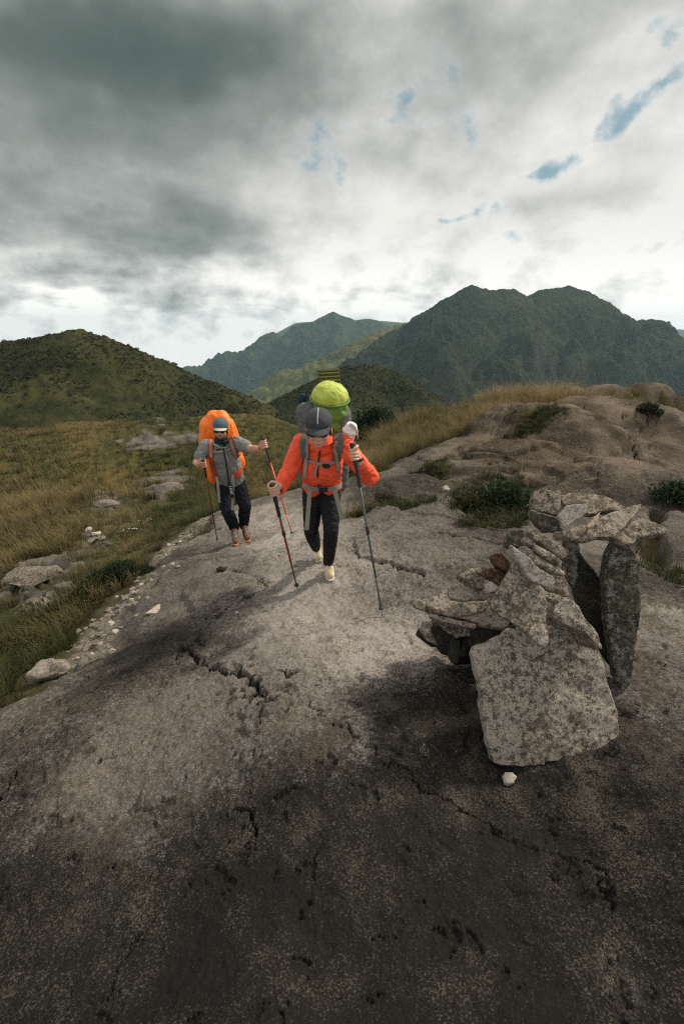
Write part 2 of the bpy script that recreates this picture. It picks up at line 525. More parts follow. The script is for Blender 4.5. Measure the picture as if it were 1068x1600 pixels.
def ground_fields(x, y):
    z = land(x, y)
    r = np.hypot(x, y)
    # which parts are bare rock
    wob = 0.16 * fbm(x * 1.6, y * 1.6, 4, 21) * np.clip(r / 4, 0.4, 3)
    rock = sstep(poly_sd(x, y, ROCK) + wob, -.06, .10)
    near = r < 30
    for g in GREEN:
        rock = rock * (1 - sstep(poly_sd(x, y, g) + wob * 1.3 - .05, -.05, .12))
    patch = np.zeros_like(z)
    for g in PATCH:
        size = max(0.2, float(np.ptp(np.array(g)[:, 0])))
        s = poly_sd(x, y, g) + size * .26 * fbm(x * 2.6 / size, y * 2.6 / size, 5, 22, .62) - size * .05
        patch = np.maximum(patch, sstep(s, -.02 * size, .05 * size))
        z = z + sstep(s, -.1, size * .4) * size * 0.05
    rock = np.maximum(rock, patch)
    # roughness of the rock and of the turf
    z = z + rock * (0.030 * fbm(x * 0.9, y * 0.9, 3, 40) + 0.016 * fbm(x * 3.1, y * 3.1, 5, 41, .58) - 0.012 * np.maximum(fbm(x * 8, y * 8, 4, 47, .6) - .35, 0) + 0.0034 * fbm(x * 15, y * 15, 4, 42, .6)) * np.clip(r, .6, 1.6)
    turf = (1 - rock)
    far = np.clip(r / 12, 0, 1)
    z = z + turf * (0.05 * fbm(x * 2.2, y * 2.2, 4, 43) - 0.06 + far * (0.16 + .22 * sstep(r, 12, 25)) * fbm(x * 0.40, y * 0.40, 5, 44))
    z = z + sstep(r, 30, 90) * (1.2 * fbm(x * 0.05, y * 0.05, 6, 45)) + sstep(r, 300, 900) * 18 * fbm(x * 0.003, y * 0.003, 6, 46)
    crack = np.zeros_like(z)
    jx, jy = .030 * fbm(x * 9, y * 9, 5, 50, .65), .030 * fbm(x * 9, y * 9, 5, 51, .65)
    for pts, w, d in CRACK:
        a = np.array(pts)
        m = (x > a[:, 0].min() - .5) & (x < a[:, 0].max() + .5) & (y > a[:, 1].min() - .5) & (y < a[:, 1].max() + .5)
        if not m.any():
            continue
        k = max(1.0, float(np.hypot(*a.mean(0))) / 3)
        dd, al = seg_dist(x[m] + jx[m] * k, y[m] + jy[m] * k, pts)
        ww = w * (0.30 + 0.8 * np.abs(perlin(al * 13 + w * 99, al * 0 + 3.3, 7)) + .5 * np.abs(perlin(x[m] * 40, y[m] * 40, 8)))
        f = np.exp(-(dd / ww) ** 4)
        z[m] -= d * f
        crack[m] = np.maximum(crack[m], f)
    gd, _ = seg_dist(x, y, CRACK[0][0])
    pit = sstep(fbm(x * 11, y * 11, 4, 70, .6), .05, .35) * np.exp(-(gd / .17) ** 2) * sstep(fbm(x * 3, y * 3, 3, 71), -.5, .3)
    z = z - pit * .045
    crack = np.maximum(crack, pit * .9)
    pit2 = sstep(fbm(x * 6, y * 6, 5, 72, .65), .62, .95) * sstep(-y, -3.2, -2.2) * rock
    z = z - pit2 * .014
    crack = np.maximum(crack, pit2 * .55)
    for poly, h, soft in LEDGE:
        a = np.array(poly)
        m = (x > a[:, 0].min() - .3) & (x < a[:, 0].max() + .3) & (y > a[:, 1].min() - .3) & (y < a[:, 1].max() + .3)
        s = poly_sd(x[m] + jx[m] * .6, y[m] + jy[m] * .35, poly)
        inner = sstep(s, 0, soft)
        # highest along the edge that faces the camera, fading into the slab behind
        fade = 1 - sstep(y[m], a[:, 1].min() + .35 * np.ptp(a[:, 1]), a[:, 1].max())
        z[m] += h * inner * fade
    # sheets of the rock swells: low steps that follow their contours
    lay2 = (z + .16 * fbm(x * .55, y * .55, 4, 63)) * 5.2
    fr2 = lay2 - np.floor(lay2)
    z = z + rock * (sstep(fr2, 0, .10) - fr2) * .070 * sstep(y, 4.6, 6.2) * sstep(x, .6, 2.0) * (1 - sstep(r, 22, 30))
    # exfoliation terraces: thin peeled sheets of rock
    lay = fbm(x * 0.8 + 3, y * 0.8 - 5, 4, 60) * 3.0
    fr = lay - np.floor(lay)
    ter = (sstep(fr, 0, 0.06) - fr)
    z = z + rock * ter * 0.012 * sstep(r, 3.0, 4.5) * sstep(fbm(x * .5, y * .5, 2, 61), -.1, .3)
    return z, rock, crack


def ground_z(x, y):
    X, Y = np.atleast_1d(np.asarray(x, float)), np.atleast_1d(np.asarray(y, float))
    return ground_fields(X, Y)


def gz(x, y):
    return float(ground_z(x, y)[0][0])


def hit(u, v):
    return hit_base(u, v, lambda a, b: ground_fields(a, b)[0])


def hp(u, v, dz=0.0):
    p = hit(u, v)
    return Vector((p[0], p[1], p[2] + dz))


def grid_mesh(name, X, Y, Z, wrap=False):
    n, k = X.shape
    me = bpy.data.meshes.new(name)
    co = np.stack([X, Y, Z], -1).reshape(-1, 3).astype(np.float32)
    i = np.arange(n * k).reshape(n, k)
    if wrap:
        i = np.hstack([i, i[:, :1]])
    q = np.stack([i[:-1, :-1], i[:-1, 1:], i[1:, 1:], i[1:, :-1]], -1).reshape(-1, 4)
    return mesh_from(name, co, q.astype(np.int32))


def mesh_from(name, co, faces, smooth=True):
    """faces: an (n, 3) or (n, 4) array"""
    me = bpy.data.meshes.new(name)
    co = np.asarray(co, np.float32)
    faces = np.asarray(faces, np.int32)
    n, k = faces.shape
    me.vertices.add(len(co))
    me.vertices.foreach_set('co', co.ravel())
    me.loops.add(n * k)
    me.loops.foreach_set('vertex_index', faces.ravel())
    me.polygons.add(n)
    me.polygons.foreach_set('loop_start', np.arange(0, n * k, k, dtype=np.int32))
    me.polygons.foreach_set('loop_total', np.full(n, k, np.int32))
    me.update(calc_edges=True)
    me.polygons.foreach_set('use_smooth', np.full(n, smooth))
    return me


def fattr(me, name, vals):
    a = me.attributes.new(name, 'FLOAT', 'POINT')
    a.data.foreach_set('value', np.asarray(vals, np.float32).ravel())


def put(name, me, mat=None, parent=None, label=None, cat=None, group=None, kind=None):
    o = bpy.data.objects.new(name, me)
    COL.objects.link(o)
    if mat is not None and me is not None:
        me.materials.clear()
        me.materials.append(mat)
    if parent is not None:
        o.parent = parent
    tag(o, label, cat, group, kind)
    return o


def tag(o, label=None, cat=None, group=None, kind=None):
    for k, v in (('label', label), ('category', cat), ('group', group), ('kind', kind)):
        if v:
            o[k] = v
    return o


def thing(name, loc, label, cat, group=None):
    o = bpy.data.objects.new(name, None)
    COL.objects.link(o)
    o.location = loc
    o.empty_display_size = 0.1
    return tag(o, label, cat, group)


# ------------------------------------------------------------------ materials of the land
def rock_color(t, co, dark, pale, grain=1.0):
    """granite: pinkish grey with black lichen flecks, and shade painted in by dark"""
    n1 = t.noise(co, 0.9, 5, 0.6)
    n2 = t.noise(co, 5.0, 6, 0.65)
    n3 = t.noise(co, 38 * grain, 5, 0.7)
    n4 = t.noise(co, 140 * grain, 4, 0.78)
    base = t.mix(t.step(n1, .35, .65), (0.150, 0.134, 0.115), (0.120, 0.112, 0.101))
    base = t.mix(t.step(n2, .45, .75), base, (0.205, 0.172, 0.140))
    base = t.mix(pale, base, (0.37, 0.335, 0.295))
    # lichen crust: flecks that close up into a black film where dark paints shade in
    l = t.m('ADD', t.m('MULTIPLY', n2, .50), t.m('MULTIPLY', n3, .45))
    l = t.m('ADD', l, t.m('MULTIPLY', t.m('SUBTRACT', n4, .5), .85))
    l = t.m('ADD', l, t.m('MULTIPLY', t.m('SUBTRACT', n1, .5), .25))
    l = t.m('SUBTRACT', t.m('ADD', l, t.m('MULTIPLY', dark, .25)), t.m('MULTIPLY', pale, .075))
    lich_shade = t.step(l, .470, .560)
    dcol = t.mix(t.step(n1, .3, .7), (0.0065, 0.0072, 0.0068), (0.014, 0.0132, 0.0115))  # deepened below true lichen tone to carry the painted vignette
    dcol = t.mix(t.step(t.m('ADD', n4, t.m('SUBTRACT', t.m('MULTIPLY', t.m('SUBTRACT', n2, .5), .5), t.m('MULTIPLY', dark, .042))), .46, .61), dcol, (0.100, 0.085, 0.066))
    g = t.voro(co, 170 * grain, color=True)
    gs = t.new('ShaderNodeSeparateColor', Color=g).outputs[0]
    base = t.mix(t.m('MULTIPLY', t.step(gs, .70, .95), .35), base, (0.40, 0.36, 0.31))
    base = t.mix(t.m('MULTIPLY', t.step(gs, .25, .10), .55), base, (0.05, 0.045, 0.04))
    col = t.mix(t.m('MULTIPLY', lich_shade, .95), base, dcol)
    return col, (n2, n3, n4, gs)


def turf_color(t, co, far):
    n1 = t.noise(co, t.m('DIVIDE', 0.45, far), 6, 0.62)
    n2 = t.noise(co, t.m('DIVIDE', 1.9, far), 6, 0.68)
    n3 = t.noise(co, t.m('DIVIDE', 9.0, far), 4, 0.7)
    c = t.mix(t.step(n1, .38, .62), (0.040, 0.042, 0.014), (0.092, 0.070, 0.025))
    c = t.mix(t.step(n2, .50, .66), c, (0.020, 0.027, 0.012))
    c = t.mix(t.step(n3, .55, .78), c, (0.13, 0.10, 0.042))
    c = t.mix(t.step(n3, .48, .30), c, (0.022, 0.028, 0.012))
    return c, n2, n3


gm, t, b = new_mat('ground_rock_and_turf')
co = t.new('ShaderNodeTexCoord').outputs['Object']
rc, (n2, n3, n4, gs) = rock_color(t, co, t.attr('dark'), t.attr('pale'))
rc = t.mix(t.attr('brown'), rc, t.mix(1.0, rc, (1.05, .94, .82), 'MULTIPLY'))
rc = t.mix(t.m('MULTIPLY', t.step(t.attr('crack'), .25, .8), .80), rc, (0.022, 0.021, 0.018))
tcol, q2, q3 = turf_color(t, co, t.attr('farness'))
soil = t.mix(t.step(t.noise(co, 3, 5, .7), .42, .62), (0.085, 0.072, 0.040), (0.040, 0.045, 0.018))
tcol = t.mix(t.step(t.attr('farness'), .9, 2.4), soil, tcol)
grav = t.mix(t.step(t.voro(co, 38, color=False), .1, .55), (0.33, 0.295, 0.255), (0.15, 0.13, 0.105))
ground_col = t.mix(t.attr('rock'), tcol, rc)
ground_col = t.mix(t.m('MULTIPLY', t.attr('gravel'), t.step(t.noise(co, 6, 4, .6), .36, .5)), ground_col, grav)
t.put(b, 'Base Color', ground_col)
b.inputs['Roughness'].default_value = 0.95
b.inputs['Specular IOR Level'].default_value = 0.04
h = t.m('ADD', t.m('MULTIPLY', n2, 1.2), t.m('ADD', t.m('MULTIPLY', n3, .55), t.m('MULTIPLY', n4, .22)))
bump = t.new('ShaderNodeBump', Height=h)
bump.inputs['Strength'].default_value = 0.9
bump.inputs['Distance'].default_value = 0.035
t.l.new(bump.outputs[0], b.inputs['Normal'])

TRAIL = px((126, 1035), (145, 995), (162, 965), (190, 940), (225, 912), (246, 890), (250, 868), (272, 842), (300, 822), (330, 803))
# ------------------------------------------------------------------ ground sheet
af = np.linspace(-62, 62, 760)
ab = np.linspace(62, 298, 70)[1:-1]
ANG = np.radians(np.concatenate([af, ab]))
RAD = np.concatenate([np.exp(np.linspace(math.log(.004), math.log(.6), 50))[:-1], np.exp(np.linspace(math.log(.6), math.log(9), 720))[:-1], np.exp(np.linspace(math.log(9), math.log(60), 190))[:-1], np.exp(np.linspace(math.log(60), math.log(9000), 150))])
R_, A_ = np.meshgrid(RAD, ANG, indexing='ij')
X, Y = R_ * np.sin(A_), R_ * np.cos(A_)
Z, rockm, crackm = ground_fields(X, Y)
me = grid_mesh('ground', X, Y, Z, wrap=True)
fattr(me, 'rock', rockm)
fattr(me, 'crack', crackm)
fattr(me, 'farness', np.clip(np.hypot(X, Y) / 14.0, 0.55, 60))
# black lichen crust and painted vignette: darkest where the photographer stands, none where boots have worn the path pale
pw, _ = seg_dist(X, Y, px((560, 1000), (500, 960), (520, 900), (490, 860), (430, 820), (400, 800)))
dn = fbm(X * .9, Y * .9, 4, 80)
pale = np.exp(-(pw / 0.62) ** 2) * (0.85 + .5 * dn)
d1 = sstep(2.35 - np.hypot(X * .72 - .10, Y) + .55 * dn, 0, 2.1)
d2 = np.exp(-((X - .42) / .42) ** 2 - ((Y - 2.0) / .6) ** 2) * .42 + np.exp(-((X + 1.1) / .7) ** 2 - ((Y - 2.9) / .9) ** 2) * .10  # first term paints the cairn's shadow on the rock; second is a faint stain
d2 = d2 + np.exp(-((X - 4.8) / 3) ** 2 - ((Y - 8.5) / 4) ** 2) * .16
dark = np.clip(.16 + d1 * 1.15 + .60 * sstep(1.35 - np.hypot(X * .8 - .1, Y) + .25 * dn, 0, .8) + d2 + .36 * dn, 0, 2.0) * (1 - .8 * np.clip(pale, 0, 1))  # both distance terms paint vignette darkness over the lichen
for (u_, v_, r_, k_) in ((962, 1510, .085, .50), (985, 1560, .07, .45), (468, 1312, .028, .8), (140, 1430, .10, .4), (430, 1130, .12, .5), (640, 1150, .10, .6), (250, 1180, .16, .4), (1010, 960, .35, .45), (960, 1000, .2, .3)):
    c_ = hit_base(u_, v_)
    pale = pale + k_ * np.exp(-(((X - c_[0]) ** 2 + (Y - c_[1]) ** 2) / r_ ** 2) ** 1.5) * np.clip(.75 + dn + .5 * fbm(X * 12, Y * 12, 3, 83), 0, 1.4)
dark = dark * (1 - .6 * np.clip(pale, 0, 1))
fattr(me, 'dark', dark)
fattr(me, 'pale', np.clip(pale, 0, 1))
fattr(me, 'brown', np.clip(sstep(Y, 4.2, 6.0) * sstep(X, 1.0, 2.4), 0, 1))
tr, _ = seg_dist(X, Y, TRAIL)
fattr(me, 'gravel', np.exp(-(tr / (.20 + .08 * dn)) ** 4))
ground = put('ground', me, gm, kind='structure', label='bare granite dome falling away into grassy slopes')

# ------------------------------------------------------------------ hills and mountains
def veg_mat(name, scale, cols, rock=None, bumpd=1.0):
    mat, t, b = new_mat(name)
    co = t.new('ShaderNodeTexCoord').outputs['Object']
    n1 = t.noise(co, scale * .12, 6, .6, .4)
    n2 = t.noise(co, scale * .7, 6, .68)
    n3 = t.noise(co, scale * 3.0, 4, .7)
    c = t.mix(t.step(n1, .40, .62), cols[0], cols[1])
    c = t.mix(t.step(n2, .52, .68), c, cols[2])
    c = t.mix(t.step(n3, .55, .78), c, cols[3])
    c = t.mix(t.step(n3, .46, .28), c, (0.012, 0.018, 0.010))
    if rock:
        geo = t.new('ShaderNodeNewGeometry')
        nz = t.new('ShaderNodeSeparateXYZ', Vector=geo.outputs['Normal']).outputs[2]
        st = t.m('ADD', nz, t.m('MULTIPLY', t.m('SUBTRACT', n2, .5), .7))
        c = t.mix(t.m('MULTIPLY', t.step(st, rock[1], rock[1] - .22), .85), c, rock[0])
    t.put(b, 'Base Color', c)
    b.inputs['Roughness'].default_value = .95
    b.inputs['Specular IOR Level'].default_value = .05
    bump = t.new('ShaderNodeBump', Height=t.m('ADD', t.m('MULTIPLY', n2, 1.0), t.m('MULTIPLY', n3, .5)))
    bump.inputs['Strength'].default_value = .9
    bump.inputs['Distance'].default_value = bumpd
    t.l.new(bump.outputs[0], b.inputs['Normal'])
    return mat


def ridge_field(X, Y, ridges, k):
    """height of a massif given by ridge lines (points, slope): the highest flank wins, softly"""
    zs = []
    for pts, slope in ridges:
        a = np.array([tuple(p) for p in pts])
        best = np.full(X.shape, -1e9)
        for i in range(len(a) - 1):
            ax, ay, az_ = a[i]
            bx, by, bz = a[i + 1]
            dx, dy = bx - ax, by - ay
            tt = np.clip(((X - ax) * dx + (Y - ay) * dy) / (dx * dx + dy * dy + 1e-9), 0, 1)
            d = np.hypot(X - ax - tt * dx, Y - ay - tt * dy)
            best = np.maximum(best, az_ + tt * (bz - az_) - slope * (np.sqrt(d * d + k * k) - k))
        zs.append(best)
    z = zs[0]
    for b_ in zs[1:]:
        m = np.maximum(z, b_)
        z = m + k * .12 * np.log1p(np.exp(-np.abs(z - b_) / (k * .12))) - k * .12 * np.log(2) * np.exp(-np.abs(z - b_) / (k * .12))
    return z


def massif(name, x0, x1, y0, y1, nx, ny, ridges, k, rough, gully, gs, mat, label, seed, tree=0.0, ts=1.0):
    X, Y = np.meshgrid(np.linspace(x0, x1, nx), np.linspace(y0, y1, ny), indexing='xy')
    Wx, Wy = X + gully * .8 * fbm(X / gs * .7, Y / gs * .7, 3, seed + 5), Y + gully * .8 * fbm(X / gs * .7, Y / gs * .7, 3, seed + 9)
    Z0 = ridge_field(X, Y, ridges, k)
    Zw = ridge_field(Wx, Wy, ridges, k)
    top = max(p[2] for pts, _ in ridges for p in pts)
    below = sstep(top - Z0, 0.0, .25 * (top - Z0.min()) + 1e-6)
    Z = Z0 + (Zw - Z0) * below
    Z = Z + gully * (ridged(X / gs, Y / gs, 5, seed) - .6) * (0.04 + .96 * below) * .35 + rough * (.3 + .7 * below) * fbm(X / gs * 3.5, Y / gs * 3.5, 5, seed + 2)
    if tree:
        Z = Z + tree * fbm(X / ts, Y / ts, 3, seed + 20)
    Z[0] = Z[-1] = -950
    Z[:, 0] = Z[:, -1] = -950
    me = grid_mesh(name, X, Y, Z)
    return put(name, me, mat, kind='structure', label=label)


def line(y, *pts):
    return [at(p[0], p[1], p[2] if len(p) > 2 else y) for p in pts]


G_DARK, G_OLIVE, G_GOLD, G_PALE = (0.030, 0.040, 0.018), (0.060, 0.064, 0.022), (0.110, 0.092, 0.030), (0.120, 0.115, 0.050)
m_left = veg_mat('left_hill_scrub', .35, [(0.024, 0.028, 0.011), (0.052, 0.050, 0.019), (0.016, 0.022, 0.010), (0.082, 0.072, 0.030)], bumpd=.8)
L = line(200, (-420, 600), (-150, 560), (0, 538), (35, 531), (75, 527), (100, 520), (122, 516), (150, 525), (190, 544), (230, 562), (262, 579), (300, 592), (335, 608), (372, 628), (420, 662), (470, 700))
massif('hill', -290, 20, 70, 330, 320, 270, [(L, .55)], 4, 1.3, 5.5, 38, m_left, 'dark green hill rising on the left', 101, tree=.9, ts=3.2)

m_mid = veg_mat('valley_hill_scrub', .22, [(0.014, 0.019, 0.009), (0.030, 0.032, 0.013), (0.012, 0.017, 0.009), (0.055, 0.052, 0.024)], bumpd=.8)
M = line(300, (380, 690, 150), (430, 655, 190), (475, 622, 230), (510, 598, 265), (545, 574, 300), (585, 571, 310), (612, 590, 310), (640, 614, 300), (690, 655, 280))
massif('hill', -90, 140, 100, 460, 250, 340, [(M, .55)], 8, 1.2, 6, 45, m_mid, 'dark scrubby hill in the valley behind the hikers', 131, tree=1.0, ts=4)

m_right = veg_mat('mountain_forest', .045, [(0.015, 0.021, 0.011), (0.030, 0.034, 0.015), (0.011, 0.017, 0.010), (0.058, 0.056, 0.026)], rock=((0.040, 0.042, 0.034), .55), bumpd=6)
crest = line(1500, (600, 585), (640, 540), (656, 520), (674, 496), (702, 463), (735, 447), (765, 454), (800, 451), (820, 465), (850, 453), (885, 448), (915, 456), (950, 477), (1000, 496), (1040, 518), (1075, 540), (1200, 610), (1320, 640))
s1 = line(0, (735, 447, 1500), (712, 500, 1400), (672, 545, 1280), (640, 590, 1180), (620, 640, 1080))
s2 = line(0, (885, 448, 1500), (900, 490, 1400), (880, 528, 1290), (830, 556, 1180), (760, 572, 1090), (700, 592, 1010), (650, 620, 940))
s3 = line(0, (1000, 493, 1500), (1000, 530, 1350), (960, 565, 1200), (900, 600, 1050))
s4 = line(0, (1075, 545, 1500), (1090, 590, 1300), (1060, 620, 1100))
s5 = line(0, (815, 500, 1440), (800, 525, 1390), (770, 545, 1300))
massif('mountain', -60, 1750, 850, 2000, 460, 300, [(crest, .72), (s1, .75), (s2, .70), (s3, .7), (s4, .7), (s5, .8)], 14, 7, 120, 240, m_right, 'broad twin-topped green mountain on the right', 151, tree=3, ts=14)

m_spur = veg_mat('sunlit_spur_grass', .04, [(0.075, 0.080, 0.030), (0.120, 0.112, 0.042), (0.040, 0.050, 0.022), (0.145, 0.135, 0.060)], rock=((0.05, 0.055, 0.035), .5), bumpd=4)
sp = line(1800, (330, 650), (388, 613), (440, 587), (500, 561), (560, 531), (600, 513), (640, 503), (668, 500), (720, 540), (800, 620))
sp2 = line(0, (600, 513, 1800), (590, 550, 1600), (575, 590, 1400))
sp3 = line(0, (520, 552, 1800), (500, 590, 1600), (470, 630, 1450))
massif('mountain', -700, 700, 1250, 2300, 350, 260, [(sp, .62), (sp2, .6), (sp3, .6)], 16, 8, 60, 230, m_spur, 'grassy yellow-green spur below the right mountain', 171, tree=4, ts=18)

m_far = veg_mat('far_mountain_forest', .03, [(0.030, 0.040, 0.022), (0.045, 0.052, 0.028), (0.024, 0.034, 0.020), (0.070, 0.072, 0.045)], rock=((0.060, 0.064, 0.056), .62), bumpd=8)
fc = line(3300, (230, 620), (300, 578), (332, 566), (372, 548), (405, 530), (425, 520), (441, 523), (462, 509), (490, 501), (506, 493), (520, 487), (534, 494), (555, 500), (575, 497), (592, 502), (615, 512), (660, 560), (720, 640))
f1 = line(0, (520, 487, 3300), (535, 520, 3050), (550, 560, 2750))
f2 = line(0, (441, 523, 3300), (440, 556, 3100), (425, 600, 2850))
f3 = line(0, (372, 548, 3300), (372, 580, 3120), (360, 612, 2950))
f4 = line(0, (490, 501, 3300), (478, 545, 3080), (470, 590, 2850))
massif('mountain', -1600, 1000, 2500, 4200, 460, 300, [(fc, .80), (f1, .9), (f2, .9), (f3, .9), (f4, .9)], 12, 14, 120, 260, m_far, 'hazy blue pointed mountain far up the valley', 191)

m_dist = veg_mat('distant_range', .01, [G_DARK, G_OLIVE, G_DARK, G_OLIVE], bumpd=10)
d1_ = line(5200, (300, 590), (400, 560), (440, 528), (468, 504), (490, 503), (540, 504), (570, 500), (600, 502), (640, 505), (700, 508), (900, 515), (1020, 519), (1060, 514), (1100, 520), (1250, 530))
massif('mountain', -2000, 5100, 4500, 6200, 420, 130, [(d1_, .55)], 60, 8, 45, 420, m_dist, 'faint blue range on the horizon', 211)


# scrub standing on the near hills: clumps of leaf-sized faces big enough to break the skyline
def scrub(name, ob, n, smin, smax, mat, label, seed, leaves=16, top_bias=0.0):
    rs = np.random.RandomState(seed)
    co = np.empty(len(ob.data.vertices) * 3, np.float32)
    ob.data.vertices.foreach_get('co', co)
    co = co.reshape(-1, 3).astype(float)
    dens = fbm(co[:, 0] * .03, co[:, 1] * .03, 4, seed)
    w = np.clip(dens + .35, .02, 1) * (co[:, 2] > gz_fast(co[:, 0], co[:, 1]) - .5)
    idx = rs.choice(len(co), n, p=w / w.sum())
    c = co[idx]
    size = smin + (smax - smin) * rs.rand(n) ** 2
    d = rs.randn(n, leaves, 3)
    d /= np.linalg.norm(d, axis=2, keepdims=True)
    d[:, :, 2] = np.abs(d[:, :, 2])
    p = c[:, None] + d * size[:, None, None] * (.45 + .6 * rs.rand(n, leaves, 1)) * [1, 1, .8]
    a = rs.randn(n, leaves, 3)
    a /= np.linalg.norm(a, axis=2, keepdims=True)
    b_ = np.cross(d, a)
    L = size[:, None, None] * .42
    tri = np.stack([p - a * L, p + a * L * .6 + b_ * L, p + a * L * .5 - b_ * L], 2).reshape(-1, 3)
    f = np.arange(len(tri)).reshape(-1, 3)
    me = mesh_from(name, tri, f)
    fattr(me, 'tone', np.repeat(np.clip(.45 + .22 * rs.randn(n), 0, 1), leaves * 3))
    fattr(me, 'along', np.full(len(tri), .5))
    return put(name, me, mat, kind='stuff', label=label)


def gz_fast(x, y):
    return base_z(x, y)

# ------------------------------------------------------------------ grass
def blade_mesh(name, base, hgt, wid, dirx, diry, bend, tone):
    """one curved blade per base point: root pair, middle pair, tip"""
    n = len(base)
    d = np.stack([dirx, diry, np.zeros(n)], 1)
    side = np.stack([-diry, dirx, np.zeros(n)], 1)
    up = np.array([0, 0, 1.0])
    h, w, bnd = hgt[:, None], wid[:, None], bend[:, None]
    mid = base + up * h * .58 * (1 - .12 * bnd) + d * h * .18 * bnd
    tip = base + up * h * (1 - .42 * bnd) + d * h * .72 * bnd
    co = np.stack([base - side * w, base + side * w, mid + side * w * .75, mid - side * w * .75, tip], 1)
    i = np.arange(n)[:, None] * 5
    f = np.concatenate([i + [0, 1, 2], i + [0, 2, 3], i + [3, 2, 4]], 1).reshape(-1, 3)
    me = mesh_from(name, co.reshape(-1, 3), f)
    fattr(me, 'tone', np.repeat(tone, 5))
    fattr(me, 'along', np.tile([0, 0, .55, .55, 1.0], n))
    return me


def leaf_mat(name, cols, rough=.75, trans=.25):
    """cols: three root colours and three tip colours, picked by each blade's own tone"""
    mat, t, b = new_mat(name)
    ramp = t.new('ShaderNodeValToRGB', Fac=t.attr('tone'))
    cr = ramp.color_ramp
    cr.elements[0].position, cr.elements[1].position = .1, .9
    cr.elements[0].color, cr.elements[1].color = (*cols[0], 1), (*cols[2], 1)
    cr.elements.new(.5).color = (*cols[1], 1)
    r2 = t.new('ShaderNodeValToRGB', Fac=t.attr('tone'))
    cr = r2.color_ramp
    cr.elements[0].position, cr.elements[1].position = .1, .9
    cr.elements[0].color, cr.elements[1].color = (*cols[3], 1), (*cols[5], 1)
    cr.elements.new(.5).color = (*cols[4], 1)
    c = t.mix(t.step(t.attr('along'), .1, .9), ramp.outputs[0], r2.outputs[0])
    t.put(b, 'Base Color', c)
    b.inputs['Roughness'].default_value = rough
    b.inputs['Specular IOR Level'].default_value = .2
    b.inputs['Subsurface Weight'].default_value = 0
    tr = t.new('ShaderNodeBsdfTranslucent', Color=c)
    mx = t.new('ShaderNodeMixShader')
    mx.inputs[0].default_value = trans
    t.l.new(b.outputs[0], mx.inputs[1])
    t.l.new(tr.outputs[0], mx.inputs[2])
    out = [n for n in t.n if n.type == 'OUTPUT_MATERIAL'][0]
    t.l.new(mx.outputs[0], out.inputs['Surface'])
    return mat


GRASS = leaf_mat('grass_blades', [(.028, .038, .011), (.044, .046, .014), (.068, .056, .019), (.056, .068, .020), (.115, .096, .034), (.235, .180, .080)])
GOLD = leaf_mat('golden_grass_blades', [(.060, .062, .018), (.100, .078, .028), (.135, .098, .040), (.120, .105, .036), (.235, .170, .075), (.350, .265, .135)])
DARKLEAF = leaf_mat('dark_shrub_leaves', [(.014, .028, .014), (.020, .036, .016), (.030, .046, .020), (.024, .046, .020), (.040, .066, .028), (.075, .095, .045)], rough=.55, trans=.15)
GREENLEAF = leaf_mat('green_shrub_leaves', [(.020, .028, .011), (.032, .038, .014), (.048, .046, .018), (.036, .044, .016), (.060, .062, .023), (.110, .096, .040)], rough=.6, trans=.2)
mat_stem, t, b = new_mat('woody_stem')
co = t.new('ShaderNodeTexCoord').outputs['Object']
t.put(b, 'Base Color', t.mix(t.noise(co, 40, 4), (.05, .038, .025), (.11, .085, .06)))
b.inputs['Roughness'].default_value = .9


def clumps(points, n_blades, hgt, spread, width, rs, tone0=None, bendr=(.35, 1.0), stalk=.05):
    """blades of tussocks standing at points (x, y, z)"""
    B, H, W, DX, DY, BE, T = [], [], [], [], [], [], []
    for k in range(len(points)):
        nb = int(n_blades[k])
        a = rs.rand(nb) * 2 * np.pi
        r = spread[k] * np.sqrt(rs.rand(nb))
        p = np.repeat(points[k][None], nb, 0).copy()
        p[:, 0] += r * np.cos(a)
        p[:, 1] += r * np.sin(a)
        a2 = a + rs.randn(nb) * .6
        B.append(p)
        st = (rs.rand(nb) < stalk)          # dry flowering stalks stand above the leaves
        H.append(hgt[k] * (.45 + .75 * rs.rand(nb)) * np.where(st, 1.45, 1))
        W.append(width[k] * (.6 + .8 * rs.rand(nb)) * np.where(st, .6, 1))
        DX.append(np.cos(a2))
        DY.append(np.sin(a2))
        BE.append((bendr[0] + (bendr[1] - bendr[0]) * rs.rand(nb) ** 1.3) * np.where(st, .5, 1))
        T.append(np.clip((tone0[k] if tone0 is not None else .5) + rs.randn(nb) * .17 + .5 * st, 0, 1))
    return [np.concatenate(v) for v in (B, H, W, DX, DY, BE, T)]


def scatter(n, az0, az1, r0, r1, rs):
    """points even in view: random bearing, distance even in log"""
    a = np.radians(az0 + (az1 - az0) * rs.rand(n))
    r = np.exp(math.log(r0) + (math.log(r1) - math.log(r0)) * rs.rand(n))
    return r * np.sin(a), r * np.cos(a), r


EXCL = [(hit(u, v), r) for u, v, r in ((190, 905, .50), (200, 925, .35), (82, 1062, .32), (95, 1085, .25), (151, 858, .42), (160, 880, .35), (60, 905, .75), (70, 930, .5), (58, 950, .35), (165, 792, .8), (150, 812, .6), (262, 768, 1.4), (250, 790, .9))]


